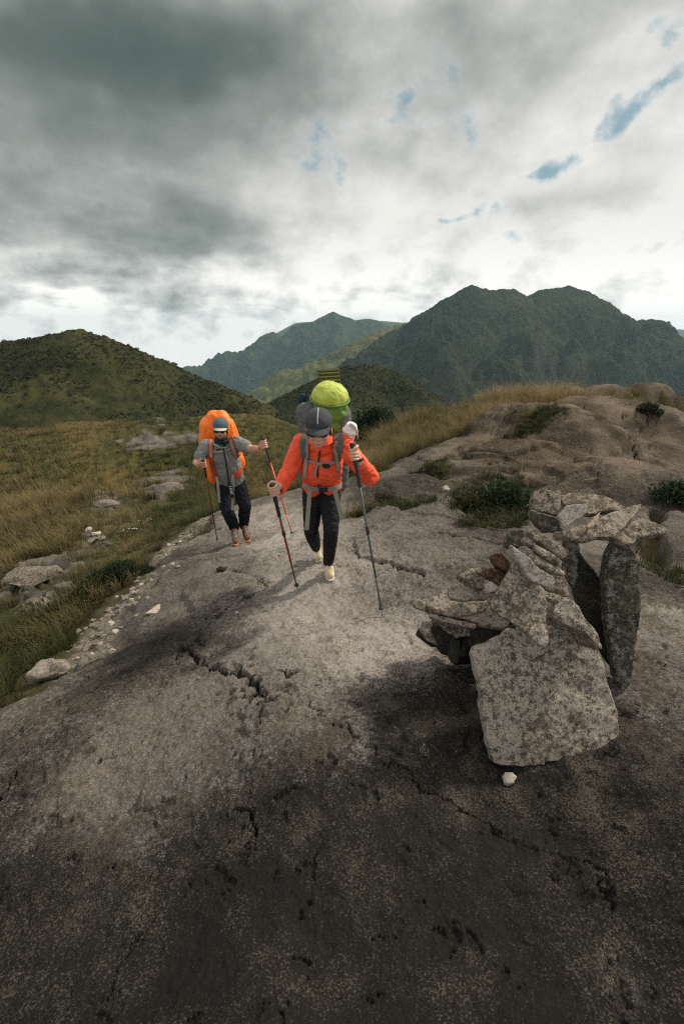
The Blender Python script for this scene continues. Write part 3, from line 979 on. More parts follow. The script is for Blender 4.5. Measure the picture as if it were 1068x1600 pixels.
def grass_field(name, label, n, az0, az1, r0, r1, mat, seed, hscale=1.0, nb=26, keep=None, tone_shift=0.0, patchy=None, wide=1.0, stalk=.05):
    rs = np.random.RandomState(seed)
    x, y, r = scatter(n, az0, az1, r0, r1, rs)
    z, rock, _ = ground_fields(x, y)
    dens = fbm(x * .5 / np.clip(r / 10, .7, 8), y * .5 / np.clip(r / 10, .7, 8), 3, 90)
    m = (rock < .35) & (rs.rand(n) < .72 + .6 * dens)
    if patchy is not None:
        m &= (fbm(x * .9 / np.clip(r / 10, .7, 8), y * .9 / np.clip(r / 10, .7, 8), 4, 95) > patchy)
    td, _ = seg_dist(x, y, TRAIL)
    m &= td > .22 + .10 * rs.rand(n)
    for (c_, r_) in EXCL:
        m &= np.hypot(x - c_[0], y - c_[1]) > r_ * (.75 + .4 * rs.rand(n))
    if keep is not None:
        m &= keep(x, y, r)
    x, y, z, r, dens = x[m], y[m], z[m], r[m], dens[m]
    tn = np.clip(.48 + tone_shift + .75 * fbm(x * .35 / np.clip(r / 12, .7, 20), y * .35 / np.clip(r / 12, .7, 20), 4, 91) + rs.randn(len(x)) * .10, .02, .98)
    size = np.clip(r / 11, .62, 7) ** .85
    h = hscale * (.30 + .30 * rs.rand(len(x))) * np.clip(size, .7, 1.45) * (1 + .5 * dens)
    arr = clumps(np.stack([x, y, z - .02], 1), np.full(len(x), nb), h, .11 * size, .0038 * wide * size * (26 / nb) ** .5, rs, tn, stalk=stalk)
    me = blade_mesh(name, *arr)
    return put(name, me, mat, kind='stuff', label=label)


left_side = lambda x, y, r: (np.degrees(np.arctan2(x, y)) < 3) | (r > 16)
grass_field('grass', 'olive and straw-coloured tussock grass on the left slope', 6500, -58, 4, 3.0, 22, GRASS, 1, 1.0, 34)
grass_field('grass', 'olive grass of the slope farther down the valley', 9000, -50, 12, 18, 130, GRASS, 2, 1.15, 16, tone_shift=-.06)
SCRUBMAT = leaf_mat('scrub_leaves', [(.018, .024, .010), (.030, .033, .013), (.055, .050, .019), (.022, .028, .012), (.038, .040, .015), (.075, .066, .027)], trans=.1)
_h = [o for o in COL.objects if o.name.startswith('hill')]
scrub('scrub', _h[0], 24000, .28, .95, SCRUBMAT, 'dark scrub dotted over the left hill', 301)
scrub('scrub', _h[1], 18000, .35, 1.1, SCRUBMAT, 'dark scrub dotted over the valley hill', 302)
def knoll(x, y, r):
    k = np.degrees(np.arctan2(x, y)) > 1.5
    for g in GREEN:
        k &= poly_sd(x, y, g) < -.25
    return k & ~((x > 3.5) & (y < 7.5))


grass_field('grass', 'long golden grass covering the knoll on the right', 3400, 0, 46, 6.5, 30, GOLD, 3, .92, 70, keep=knoll, tone_shift=-.10)
HEATH = leaf_mat('heath_leaves', [(.014, .020, .009), (.024, .028, .011), (.040, .038, .015), (.020, .028, .011), (.036, .040, .015), (.064, .056, .024)], trans=.12)
grass_field('heath', 'dark low heath in patches among the grass of the left slope', 5200, -58, 6, 4.5, 70, HEATH, 5, .62, 40, patchy=.12, wide=2.0, stalk=0)
# short turf in the green hollows of the rock
rs = np.random.RandomState(9)
P = []
for poly in GREEN:
    a = np.array(poly)
    n = int(260 * max(.5, np.ptp(a[:, 0]) * np.ptp(a[:, 1]))) + 120
    q = a.min(0) + rs.rand(n, 2) * np.ptp(a, axis=0)
    s = poly_sd(q[:, 0], q[:, 1], poly) + .22 * fbm(q[:, 0] * 2.5, q[:, 1] * 2.5, 3, 2)
    P.append(q[s > .10 * (rs.rand(n) > .25)])
P = np.concatenate(P)
zz = ground_fields(P[:, 0], P[:, 1])[0]
arr = clumps(np.stack([P[:, 0], P[:, 1], zz - .01], 1), np.full(len(P), 22), (.05 + .13 * rs.rand(len(P)) ** 2), np.full(len(P), .07), np.full(len(P), .0035), rs, np.clip(.38 + .55 * perlin(P[:, 0] * 3, P[:, 1] * 3, 4) + .12 * rs.randn(len(P)), 0, 1))
put('ground_cover', blade_mesh('ground_cover', *arr), GREENLEAF, kind='stuff', label='low green plants in the hollows of the rock')


# ------------------------------------------------------------------ shrubs
def foliage(name, n, rx, ry, rz, leaf, rs, lumps=9, tone=.5, droop=.3, narrow=.32):
    """leaf-sized faces spread through several clumps that make up an uneven crown"""
    cs = rs.randn(lumps, 3)
    cs /= np.linalg.norm(cs, axis=1)[:, None]
    cs[:, 2] = np.abs(cs[:, 2])
    cs *= (.45 + .3 * rs.rand(lumps, 1))
    which = rs.randint(0, lumps, n)
    d = rs.randn(n, 3)
    d /= np.linalg.norm(d, axis=1)[:, None]
    rr = (.34 + .22 * rs.rand(lumps))[which] * (rs.rand(n) ** .4)
    p = cs[which] + d * rr[:, None]
    p = p * [rx, ry, rz]
    p[:, 2] = np.abs(p[:, 2])
    out = p / [rx, ry, rz]
    ax = out + rs.randn(n, 3) * .55 + [0, 0, .45]
    ax /= np.linalg.norm(ax, axis=1)[:, None]
    sd_ = np.cross(ax, rs.randn(n, 3))
    sd_ /= np.linalg.norm(sd_, axis=1)[:, None]
    L = leaf * (.6 + .8 * rs.rand(n))[:, None]
    nrm = np.cross(ax, sd_)
    a, b_ = p, p + ax * L
    m1 = p + ax * L * .5 + sd_ * L * narrow + nrm * L * .06
    m2 = p + ax * L * .5 - sd_ * L * narrow + nrm * L * .06
    co = np.stack([a, m1, b_, m2], 1).reshape(-1, 3)
    i = np.arange(n)[:, None] * 4
    f = np.concatenate([i + [0, 1, 2], i + [0, 2, 3]], 1).reshape(-1, 3)
    me = mesh_from(name, co, f)
    tn = np.clip(tone + .16 * rs.randn(lumps)[which] + .15 * rs.randn(n), 0, 1)
    fattr(me, 'tone', np.repeat(tn, 4))
    fattr(me, 'along', np.tile([0, .5, 1.0, .5], n))
    return me


def tube_mesh(name, paths, seg=8):
    """tapered tubes: each path a list of (point, radius); closed ends"""
    V, F, o = [], [], 0
    for path in paths:
        pts = [Vector(p) for p, _ in path]
        for i, (p, r) in enumerate(path):
            p = pts[i]
            dr = (pts[min(i + 1, len(pts) - 1)] - pts[max(i - 1, 0)]).normalized()
            x = dr.orthogonal().normalized() if i == 0 else (x - dr * x.dot(dr)).normalized()
            y = dr.cross(x)
            for k in range(seg):
                a = 2 * math.pi * k / seg
                V.append(p + (x * math.cos(a) + y * math.sin(a)) * r)
        n = len(path)
        for i in range(n - 1):
            for k in range(seg):
                k2 = (k + 1) % seg
                F.append((o + i * seg + k, o + i * seg + k2, o + (i + 1) * seg + k2, o + (i + 1) * seg + k))
        c0, c1 = len(V), len(V) + 1
        V += [pts[0], pts[-1]]
        for k in range(seg):
            k2 = (k + 1) % seg
            F.append((c0, o + k2, o + k, c0))
            F.append((c1, o + (n - 1) * seg + k, o + (n - 1) * seg + k2, c1))
        o = len(V)
    me = bpy.data.meshes.new(name)
    me.from_pydata([tuple(v) for v in V], [], [tuple(dict.fromkeys(f)) for f in F])
    me.update()
    me.polygons.foreach_set('use_smooth', [True] * len(me.polygons))
    return me


def shrub(name, cat, label, pos, rx, ry, rz, n, leaf, mat, seed, group=None, tone=.5, lumps=9, narrow=.32):
    rs = np.random.RandomState(seed)
    root = thing(name, pos, label, cat, group)
    put('foliage', foliage('foliage', n, rx, ry, rz, leaf, rs, lumps, tone, narrow=narrow), mat, root)
    paths = []
    for k in range(7):
        a = rs.rand() * 6.28
        q = Vector((rx * .6 * math.cos(a), ry * .6 * math.sin(a), rz * (.5 + .3 * rs.rand())))
        paths.append([((0, 0, -.05), .012 + rz * .015), (q * .5 + Vector((0, 0, rz * .1)), .008 + rz * .01), (q, .004)])
    put('stem', tube_mesh('stem', paths, 6), mat_stem, root)
    return root




shrub('cushion_plant', 'plant', 'low dark green cushion plant at the gravel edge left of the rock dome', hp(190, 908), .46, .32, .20, 4600, .055, DARKLEAF, 31, tone=.40, narrow=.13)
shrub('shrub', 'shrub', 'round dark green shrub in the grassy hollow behind the stone cairn', hp(790, 800), .36, .34, .36, 5200, .045, DARKLEAF, 32, tone=.42)
shrub('shrub', 'shrub', 'small olive bush beside the round dark shrub in the hollow', hp(735, 795), .28, .22, .16, 1800, .04, GREENLEAF, 33, tone=.45)
shrub('shrub', 'shrub', 'dense dark bush standing alone below the golden knoll', at(590, 668, 19), .95, .8, .95, 5200, .10, DARKLEAF, 34, tone=.30, lumps=12)
shrub('shrub', 'shrub', 'small bush just left of the jar, below the dense dark bush', at(573, 690, 16), .42, .4, .55, 1600, .08, GREENLEAF, 35, tone=.28)
shrub('shrub', 'shrub', 'dark bush half hidden behind the near rock swell at the picture edge', hp(1060, 785), .24, .30, .24, 2200, .04, DARKLEAF, 36, tone=.45)
shrub('shrub', 'shrub', 'dark upright bush behind the right rock swell', hp(1012, 648), .30, .3, .30, 1500, .06, GREENLEAF, 37, tone=.25)
shrub('shrub', 'shrub', 'pale green bush on top of the golden knoll', hp(783, 622), .70, .5, .40, 2600, .09, GREENLEAF, 39, tone=.75)
shrub('shrub', 'shrub', 'tall olive grass bush at the lower left picture edge', hp(95, 985), .42, .36, .38, 4200, .06, GREENLEAF, 40, tone=.55, narrow=.10)
shrub('shrub', 'shrub', 'straggly olive bush beside the grey boulder at lower left', hp(30, 1040), .38, .34, .30, 3200, .06, GREENLEAF, 41, tone=.62, narrow=.10)
shrub('shrub', 'shrub', 'feathery bush between the cushion plant and the grey boulder', hp(135, 950), .24, .24, .30, 2400, .05, GREENLEAF, 42, tone=.48, narrow=.12)
for i, (u, v, s, lab) in enumerate([(205, 838, .20, 'flowering plant with white heads right of the small cairn'), (235, 822, .18, 'flowering plant with white heads nearest the hikers on the left slope')]):
    rs = np.random.RandomState(60 + i)
    root = shrub('flowering_plant', 'plant', lab, hp(u, v), s * 1.3, s, s, 900, .035, GREENLEAF, 70 + i, 'flowering plants with white heads', tone=.5)
    fm = bpy.data.materials.get('white_flower_heads')
    if fm is None:
        fm, t, b = new_mat('white_flower_heads')
        co = t.new('ShaderNodeTexCoord').outputs['Object']
        t.put(b, 'Base Color', t.mix(t.noise(co, 60, 2), (.30, .29, .26), (.52, .50, .46)))
    fme = None
    for k in range(9):
        if fme is None:
            bm = bmesh.new()
            for q in range(7):
                a_ = q * .9
                bmesh.ops.create_icosphere(bm, subdivisions=1, radius=.012, matrix=Matrix.Translation((.013 * math.cos(a_) * (q > 0), .013 * math.sin(a_) * (q > 0), .004 * (q == 0))) @ Matrix.Diagonal((1, 1, .55, 1)))
            fme = bpy.data.meshes.new('flower')
            bm.to_mesh(fme)
            bm.free()
        fo = put('flower', fme, fm, root)
        fo.location = (s * 1.2 * rs.randn() * .5, s * rs.randn() * .5, s * (.75 + .35 * rs.rand()))
        fo.scale = [.45 + .6 * rs.rand()] * 3

# ------------------------------------------------------------------ building solids
def noise3(p, scale, seed=0, octaves=3, gain=.5):
    x, y, z = p[:, 0] * scale, p[:, 1] * scale, p[:, 2] * scale
    return (fbm(x + 17.3, y + z * .71 + 3.1, octaves, seed, gain) + fbm(y - 9.2, z + x * .63, octaves, seed + 7, gain) + fbm(z + 5.5, x - y * .57, octaves, seed + 13, gain)) / 3


def fuse(me, voxel, smooth=3, factor=.5):
    """weld overlapping closed shapes into one continuous surface"""
    o = bpy.data.objects.new('tmp', me)
    COL.objects.link(o)
    r = o.modifiers.new('r', 'REMESH')
    r.mode = 'VOXEL'
    r.voxel_size = voxel
    if smooth:
        s = o.modifiers.new('s', 'SMOOTH')
        s.iterations = smooth
        s.factor = factor
    dg = bpy.context.evaluated_depsgraph_get()
    out = bpy.data.meshes.new_from_object(o.evaluated_get(dg))
    bpy.data.objects.remove(o)
    bpy.data.meshes.remove(me)
    out.polygons.foreach_set('use_smooth', np.ones(len(out.polygons), bool))
    return out


def coords(me):
    a = np.empty(len(me.vertices) * 3, np.float32)
    me.vertices.foreach_get('co', a)
    return a.reshape(-1, 3).astype(float)


def normals(me):
    a = np.empty(len(me.vertices) * 3, np.float32)
    me.vertex_normals.foreach_get('vector', a)
    return a.reshape(-1, 3).astype(float)


def set_coords(me, co):
    me.vertices.foreach_set('co', co.astype(np.float32).ravel())
    me.update()


def roughen(me, amp, scale, seed, octaves=4, chip=0.0):
    co, n = coords(me), normals(me)
    d = amp * noise3(co, scale, seed, octaves)
    if chip:
        c = noise3(co, scale * .55, seed + 31, 2)
        d -= chip * np.clip(c - .12, 0, .4)
    set_coords(me, co + n * d[:, None])
    return me


def stone_mat(name, dark, pale, tint=(1, 1, 1), grain=1.0, blotch=0.0):
    mat, t, b = new_mat(name)
    tc_ = t.new('ShaderNodeTexCoord').outputs['Object']
    rnd = t.new('ShaderNodeObjectInfo').outputs['Random']
    off = t.new('ShaderNodeVectorMath', dict(operation='SCALE'))
    off.inputs[0].default_value = (7, 13, 5)
    t.put(off, 'Scale', rnd)
    co = t.vm('ADD', tc_, off.outputs[0])
    dv = t.new('ShaderNodeValue')
    dv.outputs[0].default_value = dark
    pv = t.new('ShaderNodeValue')
    pv.outputs[0].default_value = pale
    dk = dv.outputs[0]
    if blotch:
        bl = t.noise(co, 34, 5, .72, .3)
        dk = t.m('ADD', dk, t.m('MULTIPLY', t.m('SUBTRACT', t.step(bl, .42, .60), .55), blotch))
    c, (n2, n3, n4, gs) = rock_color(t, co, dk, pv.outputs[0], grain)
    c = t.mix(1.0, c, tint, 'MULTIPLY')
    t.put(b, 'Base Color', c)
    b.inputs['Roughness'].default_value = .9
    b.inputs['Specular IOR Level'].default_value = .08
    h = t.m('ADD', t.m('MULTIPLY', n2, .8), t.m('ADD', t.m('MULTIPLY', n3, .5), t.m('MULTIPLY', n4, .25)))
    bump = t.new('ShaderNodeBump', Height=h)
    bump.inputs['Strength'].default_value = .7
    bump.inputs['Distance'].default_value = .012
    t.l.new(bump.outputs[0], b.inputs['Normal'])
    return mat


S_GREY = stone_mat('grey_lichen_granite', .24, .58, (1.12, 1.09, 1.03), 1.25, .46)
S_PINK = stone_mat('pinkish_granite', .18, .40, (1.22, 1.15, 1.08), .8, .35)
S_PALE = stone_mat('pale_granite', .05, .95, (1.35, 1.3, 1.25))
S_TAN = stone_mat('tan_granite', .24, .30, (1.12, 1.06, .98), 1.0, .4)
S_DARK = stone_mat('lichen_shade_granite', .75, 0.0, (.8, .84, .84))  # its black also stands in for shade in the cairn's gaps
S_MOSS = stone_mat('grey_green_granite', .42, .40, (.92, .96, .90), 1.1, .45)
S_RUST = stone_mat('rusty_brown_granite', .45, .05, (1.15, .80, .62), 1.0, .3)
S_WHITE = stone_mat('white_quartz_chip', -.3, 1.0, (1.25, 1.25, 1.22))


def plane_pts(pts, p0, n):
    """pixels of the photo carried onto a real plane through p0 with normal n"""
    n = np.array(n, float)
    out = []
    for u, v in pts:
        d = ray(u, v)
        o = np.array([0, 0, CAMZ])
        t_ = np.dot(np.array(p0) - o, n) / np.dot(d, n)
        out.append(o + d * t_)
    return np.array(out)


def slab(label, pts, p0, n, thick, mat, seed, amp=.006, voxel=.007, back=.86, chip=.02, name='stone', group='stones of the cairn', cat='stone', smooth=1):
    """a stone: an outline on a plane, given thickness away from the plane's face"""
    n = np.array(n, float) / np.linalg.norm(n)
    front = plane_pts(pts, p0, n)
    # roughen the outline
    rs = np.random.RandomState(seed)
    dense = []
    for i in range(len(front)):
        a, b_ = front[i], front[(i + 1) % len(front)]
        k = max(1, int(np.linalg.norm(b_ - a) / .03))
        for j in range(k):
            q = a + (b_ - a) * j / k
            if j:
                q = q + rs.randn(3) * .0022
            dense.append(q)
    front = np.array(dense)
    c = front.mean(0)
    backp = c + (front - c) * back - n * thick
    mid = c + (front - c) * 1.0 - n * thick * .5 + rs.randn(len(front), 3) * .003
    bm = bmesh.new()
    rings = [[bm.verts.new(p - c) for p in ring] for ring in (front, mid, backp)]
    m = len(front)
    for a, b_ in ((0, 1), (1, 2)):
        for i in range(m):
            j = (i + 1) % m
            bm.faces.new((rings[a][i], rings[a][j], rings[b_][j], rings[b_][i]))
    bm.faces.new(rings[0][::-1])
    bm.faces.new(rings[2])
    bmesh.ops.triangulate(bm, faces=[f for f in bm.faces if len(f.verts) > 4], ngon_method='EAR_CLIP')
    bmesh.ops.recalc_face_normals(bm, faces=bm.faces)
    me = bpy.data.meshes.new(name)
    bm.to_mesh(me)
    bm.free()
    me = fuse(me, voxel, smooth)
    roughen(me, amp * 1.25, 9, seed, 4, chip)
    roughen(me, amp * .7, 28, seed + 3, 4)
    me.name = name
    o = put(name, me, mat, None, label, cat, group)
    o.location = c
    return o


def lump(name, label, cat, pos, size, mat, seed, group=None, flat=.6, rot=0.0, detail=3, sunk=.2, amp=.16):
    """an angular loose stone: the hull of random points, cracked and weathered"""
    me = lump_mesh(name, seed, flat, detail, amp)
    o = put(name, me, mat, None, label, cat, group)
    o.scale = (size,) * 3
    o.rotation_euler = (0, 0, rot)
    o.location = (pos[0], pos[1], pos[2] + size * flat * (.5 - sunk))
    return o


def lump_mesh(name, seed, flat, detail=2, amp=.10):
    rs = np.random.RandomState(seed)
    bm = bmesh.new()
    for _ in range(16):
        d = rs.randn(3)
        d /= np.linalg.norm(d)
        d *= .5 * (.72 + .28 * rs.rand())
        bm.verts.new((d[0] * 1.15, d[1] * .85, d[2] * flat * 1.1))
    r = bmesh.ops.convex_hull(bm, input=bm.verts)
    bmesh.ops.delete(bm, geom=[g for g in r['geom_interior'] if isinstance(g, bmesh.types.BMVert)], context='VERTS')
    bmesh.ops.bevel(bm, geom=bm.edges, offset=.03, segments=1, affect='EDGES', clamp_overlap=True)
    bmesh.ops.triangulate(bm, faces=bm.faces)
    bmesh.ops.subdivide_edges(bm, edges=bm.edges, cuts=detail, use_grid_fill=True)
    me = bpy.data.meshes.new(name)
    bm.to_mesh(me)
    bm.free()
    me.polygons.foreach_set('use_smooth', np.ones(len(me.polygons), bool))
    roughen(me, amp * .5, 3.5, seed, 4)
    return me


# ------------------------------------------------------------------ the cairn
def on(u, v, y):
    return tuple(at(u, v, y))


UPF = (.10, -.86, .50)
slab('large squarish grey granite slab leaning at the front of the cairn', [(737, 1015), (766, 1006), (773, 998), (799, 984), (830, 986), (860, 984), (880, 978), (911, 983), (922, 1002), (935, 1022), (945, 1045), (952, 1068), (959, 1092), (966, 1120), (969, 1150), (968, 1172), (955, 1181), (928, 1189), (895, 1188), (860, 1190), (838, 1198), (813, 1202), (785, 1199), (770, 1194), (764, 1170), (759, 1135), (754, 1106), (749, 1073), (741, 1042)],
     tuple(hp(850, 1197)), UPF, .10, S_GREY, 501, amp=.006, voxel=.008, chip=.03)
slab('pinkish wedge-shaped slab resting on top of the large squarish slab', [(804, 876), (795, 893), (787, 908), (780, 922), (773, 937), (766, 951), (780, 962), (797, 972), (812, 982), (825, 992), (838, 1003), (850, 1013), (857, 1002), (857, 985), (856, 968), (856, 948), (854, 932), (850, 920), (838, 910), (826, 900), (814, 886)],
     on(825, 985, 1.50), (.06, -.80, .60), .060, S_PINK, 502, voxel=.006, chip=.015)
slab('smooth pale grey wedge stone lying over the tip of the pinkish slab', [(797, 851), (808, 857), (821, 867), (832, 878), (843, 888), (855, 896), (866, 902), (868, 912), (858, 919), (845, 914), (832, 909), (822, 902), (818, 890), (810, 879), (802, 868)],
     on(835, 890, 1.60), (.05, -.78, .62), .045, stone_mat('smooth_grey_stone', .22, .55, (.95, .98, .97), 1.3), 503, amp=.004, voxel=.006, chip=.01)
slab('small brown stone tucked under the right end of the pale grey wedge', [(860, 903), (876, 904), (885, 917), (890, 934), (876, 930), (862, 926), (852, 920)], on(872, 920, 1.66), (0, -.85, .5), .08, S_TAN, 504, chip=.01)
slab('rounded grey stone with a pale top wedged between the front slab and the dark slab', [(864, 955), (870, 945), (887, 935), (896, 941), (903, 950), (910, 960), (918, 967), (930, 983), (938, 1000), (945, 1018), (936, 1012), (924, 998), (912, 988), (898, 981), (880, 976), (866, 967)],
     on(890, 965, 1.56), (.1, -.78, .60), .13, S_GREY, 505, amp=.008, chip=.02)
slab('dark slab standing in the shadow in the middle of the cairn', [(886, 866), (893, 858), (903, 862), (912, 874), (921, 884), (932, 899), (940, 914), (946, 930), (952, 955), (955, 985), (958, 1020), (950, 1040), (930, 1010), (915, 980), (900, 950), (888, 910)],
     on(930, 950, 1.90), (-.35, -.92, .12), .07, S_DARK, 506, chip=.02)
slab('tall narrow slab standing upright at the right of the cairn', [(957, 855), (968, 853), (978, 855), (987, 860), (994, 870), (998, 884), (1000, 905), (1001, 930), (1000, 955), (998, 980), (997, 1000), (995, 1022), (992, 1044), (987, 1062), (981, 1078), (970, 1082), (962, 1064), (956, 1035), (951, 1005), (948, 970), (946, 940), (945, 907), (948, 885), (952, 868)],
     tuple(hp(972, 1080)), (-.22, -.95, .18), .13, S_MOSS, 507, amp=.006, voxel=.008, chip=.02)
slab('broken stone column carrying the left end of the capstones', [(884, 838), (903, 838), (906, 862), (901, 880), (905, 900), (896, 925), (886, 900), (884, 868)], on(895, 870, 1.97), (-.1, -.95, .2), .09, S_MOSS, 508, chip=.02)
# lying stones: their planes are nearly level
FL = (0, -.22, .97)
FL2 = (-.08, -.30, .95)
slab('thick block at the left end of the capstones', [(832, 766), (850, 763), (874, 766), (876, 784), (872, 805), (854, 803), (834, 796)], on(853, 790, 1.98), (-.1, -.62, .78), .10, S_TAN, 509, chip=.02)
slab('dark grey-green block below the thick left capstone', [(835, 799), (854, 805), (871, 810), (880, 829), (878, 838), (864, 834), (846, 832), (834, 814)], on(855, 818, 1.90), (-.1, -.95, .2), .14, S_MOSS, 510, chip=.02)
slab('long broad capstone spanning the top of the cairn', [(880, 836), (892, 825), (908, 818), (922, 815), (938, 806), (955, 798), (977, 791), (1002, 787), (1000, 797), (988, 810), (975, 825), (962, 834), (952, 839), (936, 838), (921, 841), (903, 842), (888, 841)],
     on(930, 838, 1.84), (.02, -.50, .86), .050, S_TAN, 511, chip=.012, back=.92)
slab('upper capstone with an uneven tan top, uppermost at the back', [(874, 773), (892, 768), (910, 769), (929, 771), (942, 774), (955, 779), (966, 785), (977, 791), (972, 799), (956, 797), (941, 798), (928, 803), (917, 803), (910, 795), (895, 789), (883, 789), (876, 782)],
     on(925, 800, 2.02), (0, -.52, .85), .040, S_TAN, 512, chip=.012, back=.95)
slab('pale flat-faced stone leaning on the capstones', [(871, 804), (883, 789), (900, 787), (918, 788), (915, 801), (904, 810), (894, 817), (880, 829), (875, 815)], on(890, 815, 1.82), (-.15, -.72, .66), .035, stone_mat('pale_grey_facet', .0, .62, (1.0, .98, .97)), 513, amp=.003, voxel=.005, chip=.008)
slab('thin buff splinter lying on the long capstone', [(914, 821), (924, 811), (934, 801), (938, 800), (933, 811), (926, 822), (917, 825)], on(925, 815, 1.85), (0, -.45, .89), .02, stone_mat('buff_splinter', .0, .5, (1.18, 1.0, .84)), 514, amp=.002, voxel=.004, chip=.004)
slab('pointed capstone jutting out to the right over the tall standing slab', [(973, 829), (984, 818), (997, 806), (1010, 810), (1026, 818), (1044, 826), (1036, 833), (1018, 836), (1000, 839), (992, 846), (984, 853), (972, 848), (960, 842), (953, 838), (962, 834)],
     on(985, 850, 1.80), (.05, -.55, .83), .055, S_TAN, 515, chip=.012, back=.9)
slab('topmost of the three long stones stacked in the middle of the cairn', [(822, 828), (832, 825), (842, 827), (854, 836), (866, 845), (878, 853), (888, 861), (886, 870), (876, 871), (865, 863), (852, 855), (840, 845), (830, 838)], on(855, 850, 1.76), (.02, -.72, .69), .05, S_TAN, 516, chip=.012)
slab('middle of the three long stones stacked in the middle of the cairn', [(831, 846), (842, 852), (854, 860), (867, 868), (878, 877), (877, 884), (862, 876), (847, 868), (836, 859)], on(855, 866, 1.73), (.02, -.72, .69), .05, S_GREY, 517, chip=.012)
slab('lowest of the three long stones stacked in the middle of the cairn', [(823, 859), (834, 864), (850, 874), (866, 883), (883, 892), (882, 899), (869, 895), (855, 889), (842, 883), (832, 877), (826, 869)], on(855, 884, 1.70), (.02, -.72, .69), .05, S_GREY, 518, chip=.012)
slab('dark rounded stone behind the upper end of the pale wedge', [(794, 836), (800, 829), (812, 826), (822, 829), (825, 840), (820, 852), (808, 856), (797, 850)], on(808, 845, 1.84), (0, -.8, .6), .10, S_MOSS, 519, chip=.02)
slab('upper rust-brown stone behind the pinkish slab', [(763, 869), (772, 863), (784, 864), (793, 874), (800, 884), (793, 895), (784, 890), (774, 884)], on(780, 880, 1.82), (-.2, -.75, .6), .09, S_RUST, 520, chip=.015)
slab('dark brown stone below the upper rust-brown stone', [(746, 896), (758, 889), (772, 887), (783, 890), (793, 897), (786, 912), (778, 916), (765, 907)], on(768, 900, 1.80), (-.1, -.85, .5), .10, S_RUST, 521, chip=.015)
slab('pale broken stone on top of the left stack of the cairn', [(712, 898), (724, 893), (742, 893), (755, 900), (756, 918), (746, 919), (737, 914), (724, 908)], on(735, 908, 1.90), (0, -.62, .78), .06, S_TAN, 522, chip=.015)
slab('white quartz chip wedged in the left stack', [(757, 915), (766, 907), (778, 916), (776, 922), (766, 926)], on(767, 916, 1.78), (0, -.8, .6), .03, S_WHITE, 523, amp=.003, voxel=.004, chip=.004)
slab('upper of the two flat slabs in the left stack', [(699, 925), (700, 917), (718, 914), (738, 916), (756, 920), (765, 930), (758, 936), (743, 937), (727, 939), (704, 935)], on(730, 937, 1.86), (0, -.62, .78), .035, S_PINK, 524, chip=.01, back=.95)
slab('lower of the two flat slabs in the left stack', [(703, 946), (720, 942), (745, 940), (764, 939), (762, 952), (751, 956), (735, 960), (720, 963), (707, 959)], on(735, 960, 1.86), (0, -.62, .78), .05, S_PINK, 525, chip=.01, back=.95)
slab('broad pale slab under the left stack of the cairn', [(669, 945), (675, 932), (690, 922), (712, 915), (745, 920), (772, 938), (786, 962), (797, 973), (790, 980), (770, 980), (747, 974), (727, 967), (706, 963), (684, 957)], on(735, 972, 1.84), (0, -.50, .86), .06, S_PINK, 526, chip=.015, back=.93)
slab('shaded thick slab under the broad pale slab', [(668, 948), (684, 960), (706, 966), (727, 971), (747, 978), (768, 984), (757, 990), (738, 995), (712, 997), (694, 985), (684, 974), (674, 966)], on(715, 985, 1.87), (0, -.90, .42), .20, S_GREY, 527, chip=.02)
slab('small flat stone poking out at the far left of the cairn', [(641, 938), (648, 934), (657, 937), (667, 945), (669, 957), (658, 953), (648, 948)], on(655, 945, 1.96), (0, -.75, .66), .04, S_TAN, 528, voxel=.005, chip=.01)
slab('rounded grey boulder at the lower left foot of the cairn', [(661, 985), (663, 972), (675, 967), (688, 974), (697, 988), (699, 1002), (695, 1013), (680, 1008), (667, 1000)], on(680, 1000, 2.02), (0, -.85, .5), .16, S_GREY, 529, amp=.010, chip=.03)
slab('thin tan slab jutting out below the broad pale slab', [(671, 957), (690, 962), (715, 968), (744, 976), (742, 982), (712, 977), (688, 971), (671, 964)], on(705, 972, 1.83), (0, -.70, .70), .06, S_TAN, 541, voxel=.005, chip=.01)
slab('thin grey slab between the left stack and the pinkish wedge', [(760, 934), (775, 930), (788, 942), (793, 955), (778, 953), (764, 944)], on(775, 945, 1.78), (0, -.62, .78), .035, S_GREY, 542, voxel=.005, chip=.01)
slab('thin tan slab lying behind the pale broken stone of the left stack', [(722, 892), (738, 885), (756, 883), (770, 886), (760, 893), (742, 897), (728, 899)], on(745, 892, 1.94), (0, -.55, .83), .035, S_TAN, 543, voxel=.005, chip=.01)
slab('narrow grey slab under the small brown stone right of the wedge', [(846, 920), (858, 924), (872, 930), (886, 936), (884, 944), (868, 940), (852, 934)], on(868, 934, 1.62), (0, -.7, .7), .05, S_GREY, 544, voxel=.005, chip=.01)
slab('thin tan slab under the topmost of the three long stones', [(818, 838), (832, 844), (846, 853), (862, 866), (860, 871), (844, 860), (828, 850), (818, 845)], on(840, 855, 1.77), (.02, -.72, .69), .05, S_PINK, 545, voxel=.005, chip=.01)
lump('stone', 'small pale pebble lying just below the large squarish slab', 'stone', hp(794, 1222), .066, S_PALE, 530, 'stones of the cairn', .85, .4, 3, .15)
lump('stone', 'added dark filler block in the shaded core of the cairn', 'stone', (0.78, 2.02, .36), .36, S_DARK, 531, 'stones of the cairn', .9, .3, 4, .3)  # this and the next dark blocks are fillers added to blacken the gaps
lump('stone', 'dark filler block in the gap behind the pinkish slab', 'stone', (0.70, 1.86, .48), .26, S_DARK, 532, 'stones of the cairn', .9, 1.3, 4, .3)
lump('stone', 'dark filler block low behind the pale-topped rounded stone', 'stone', (0.92, 1.86, .44), .26, S_DARK, 533, 'stones of the cairn', .9, 2.3, 4, .3)
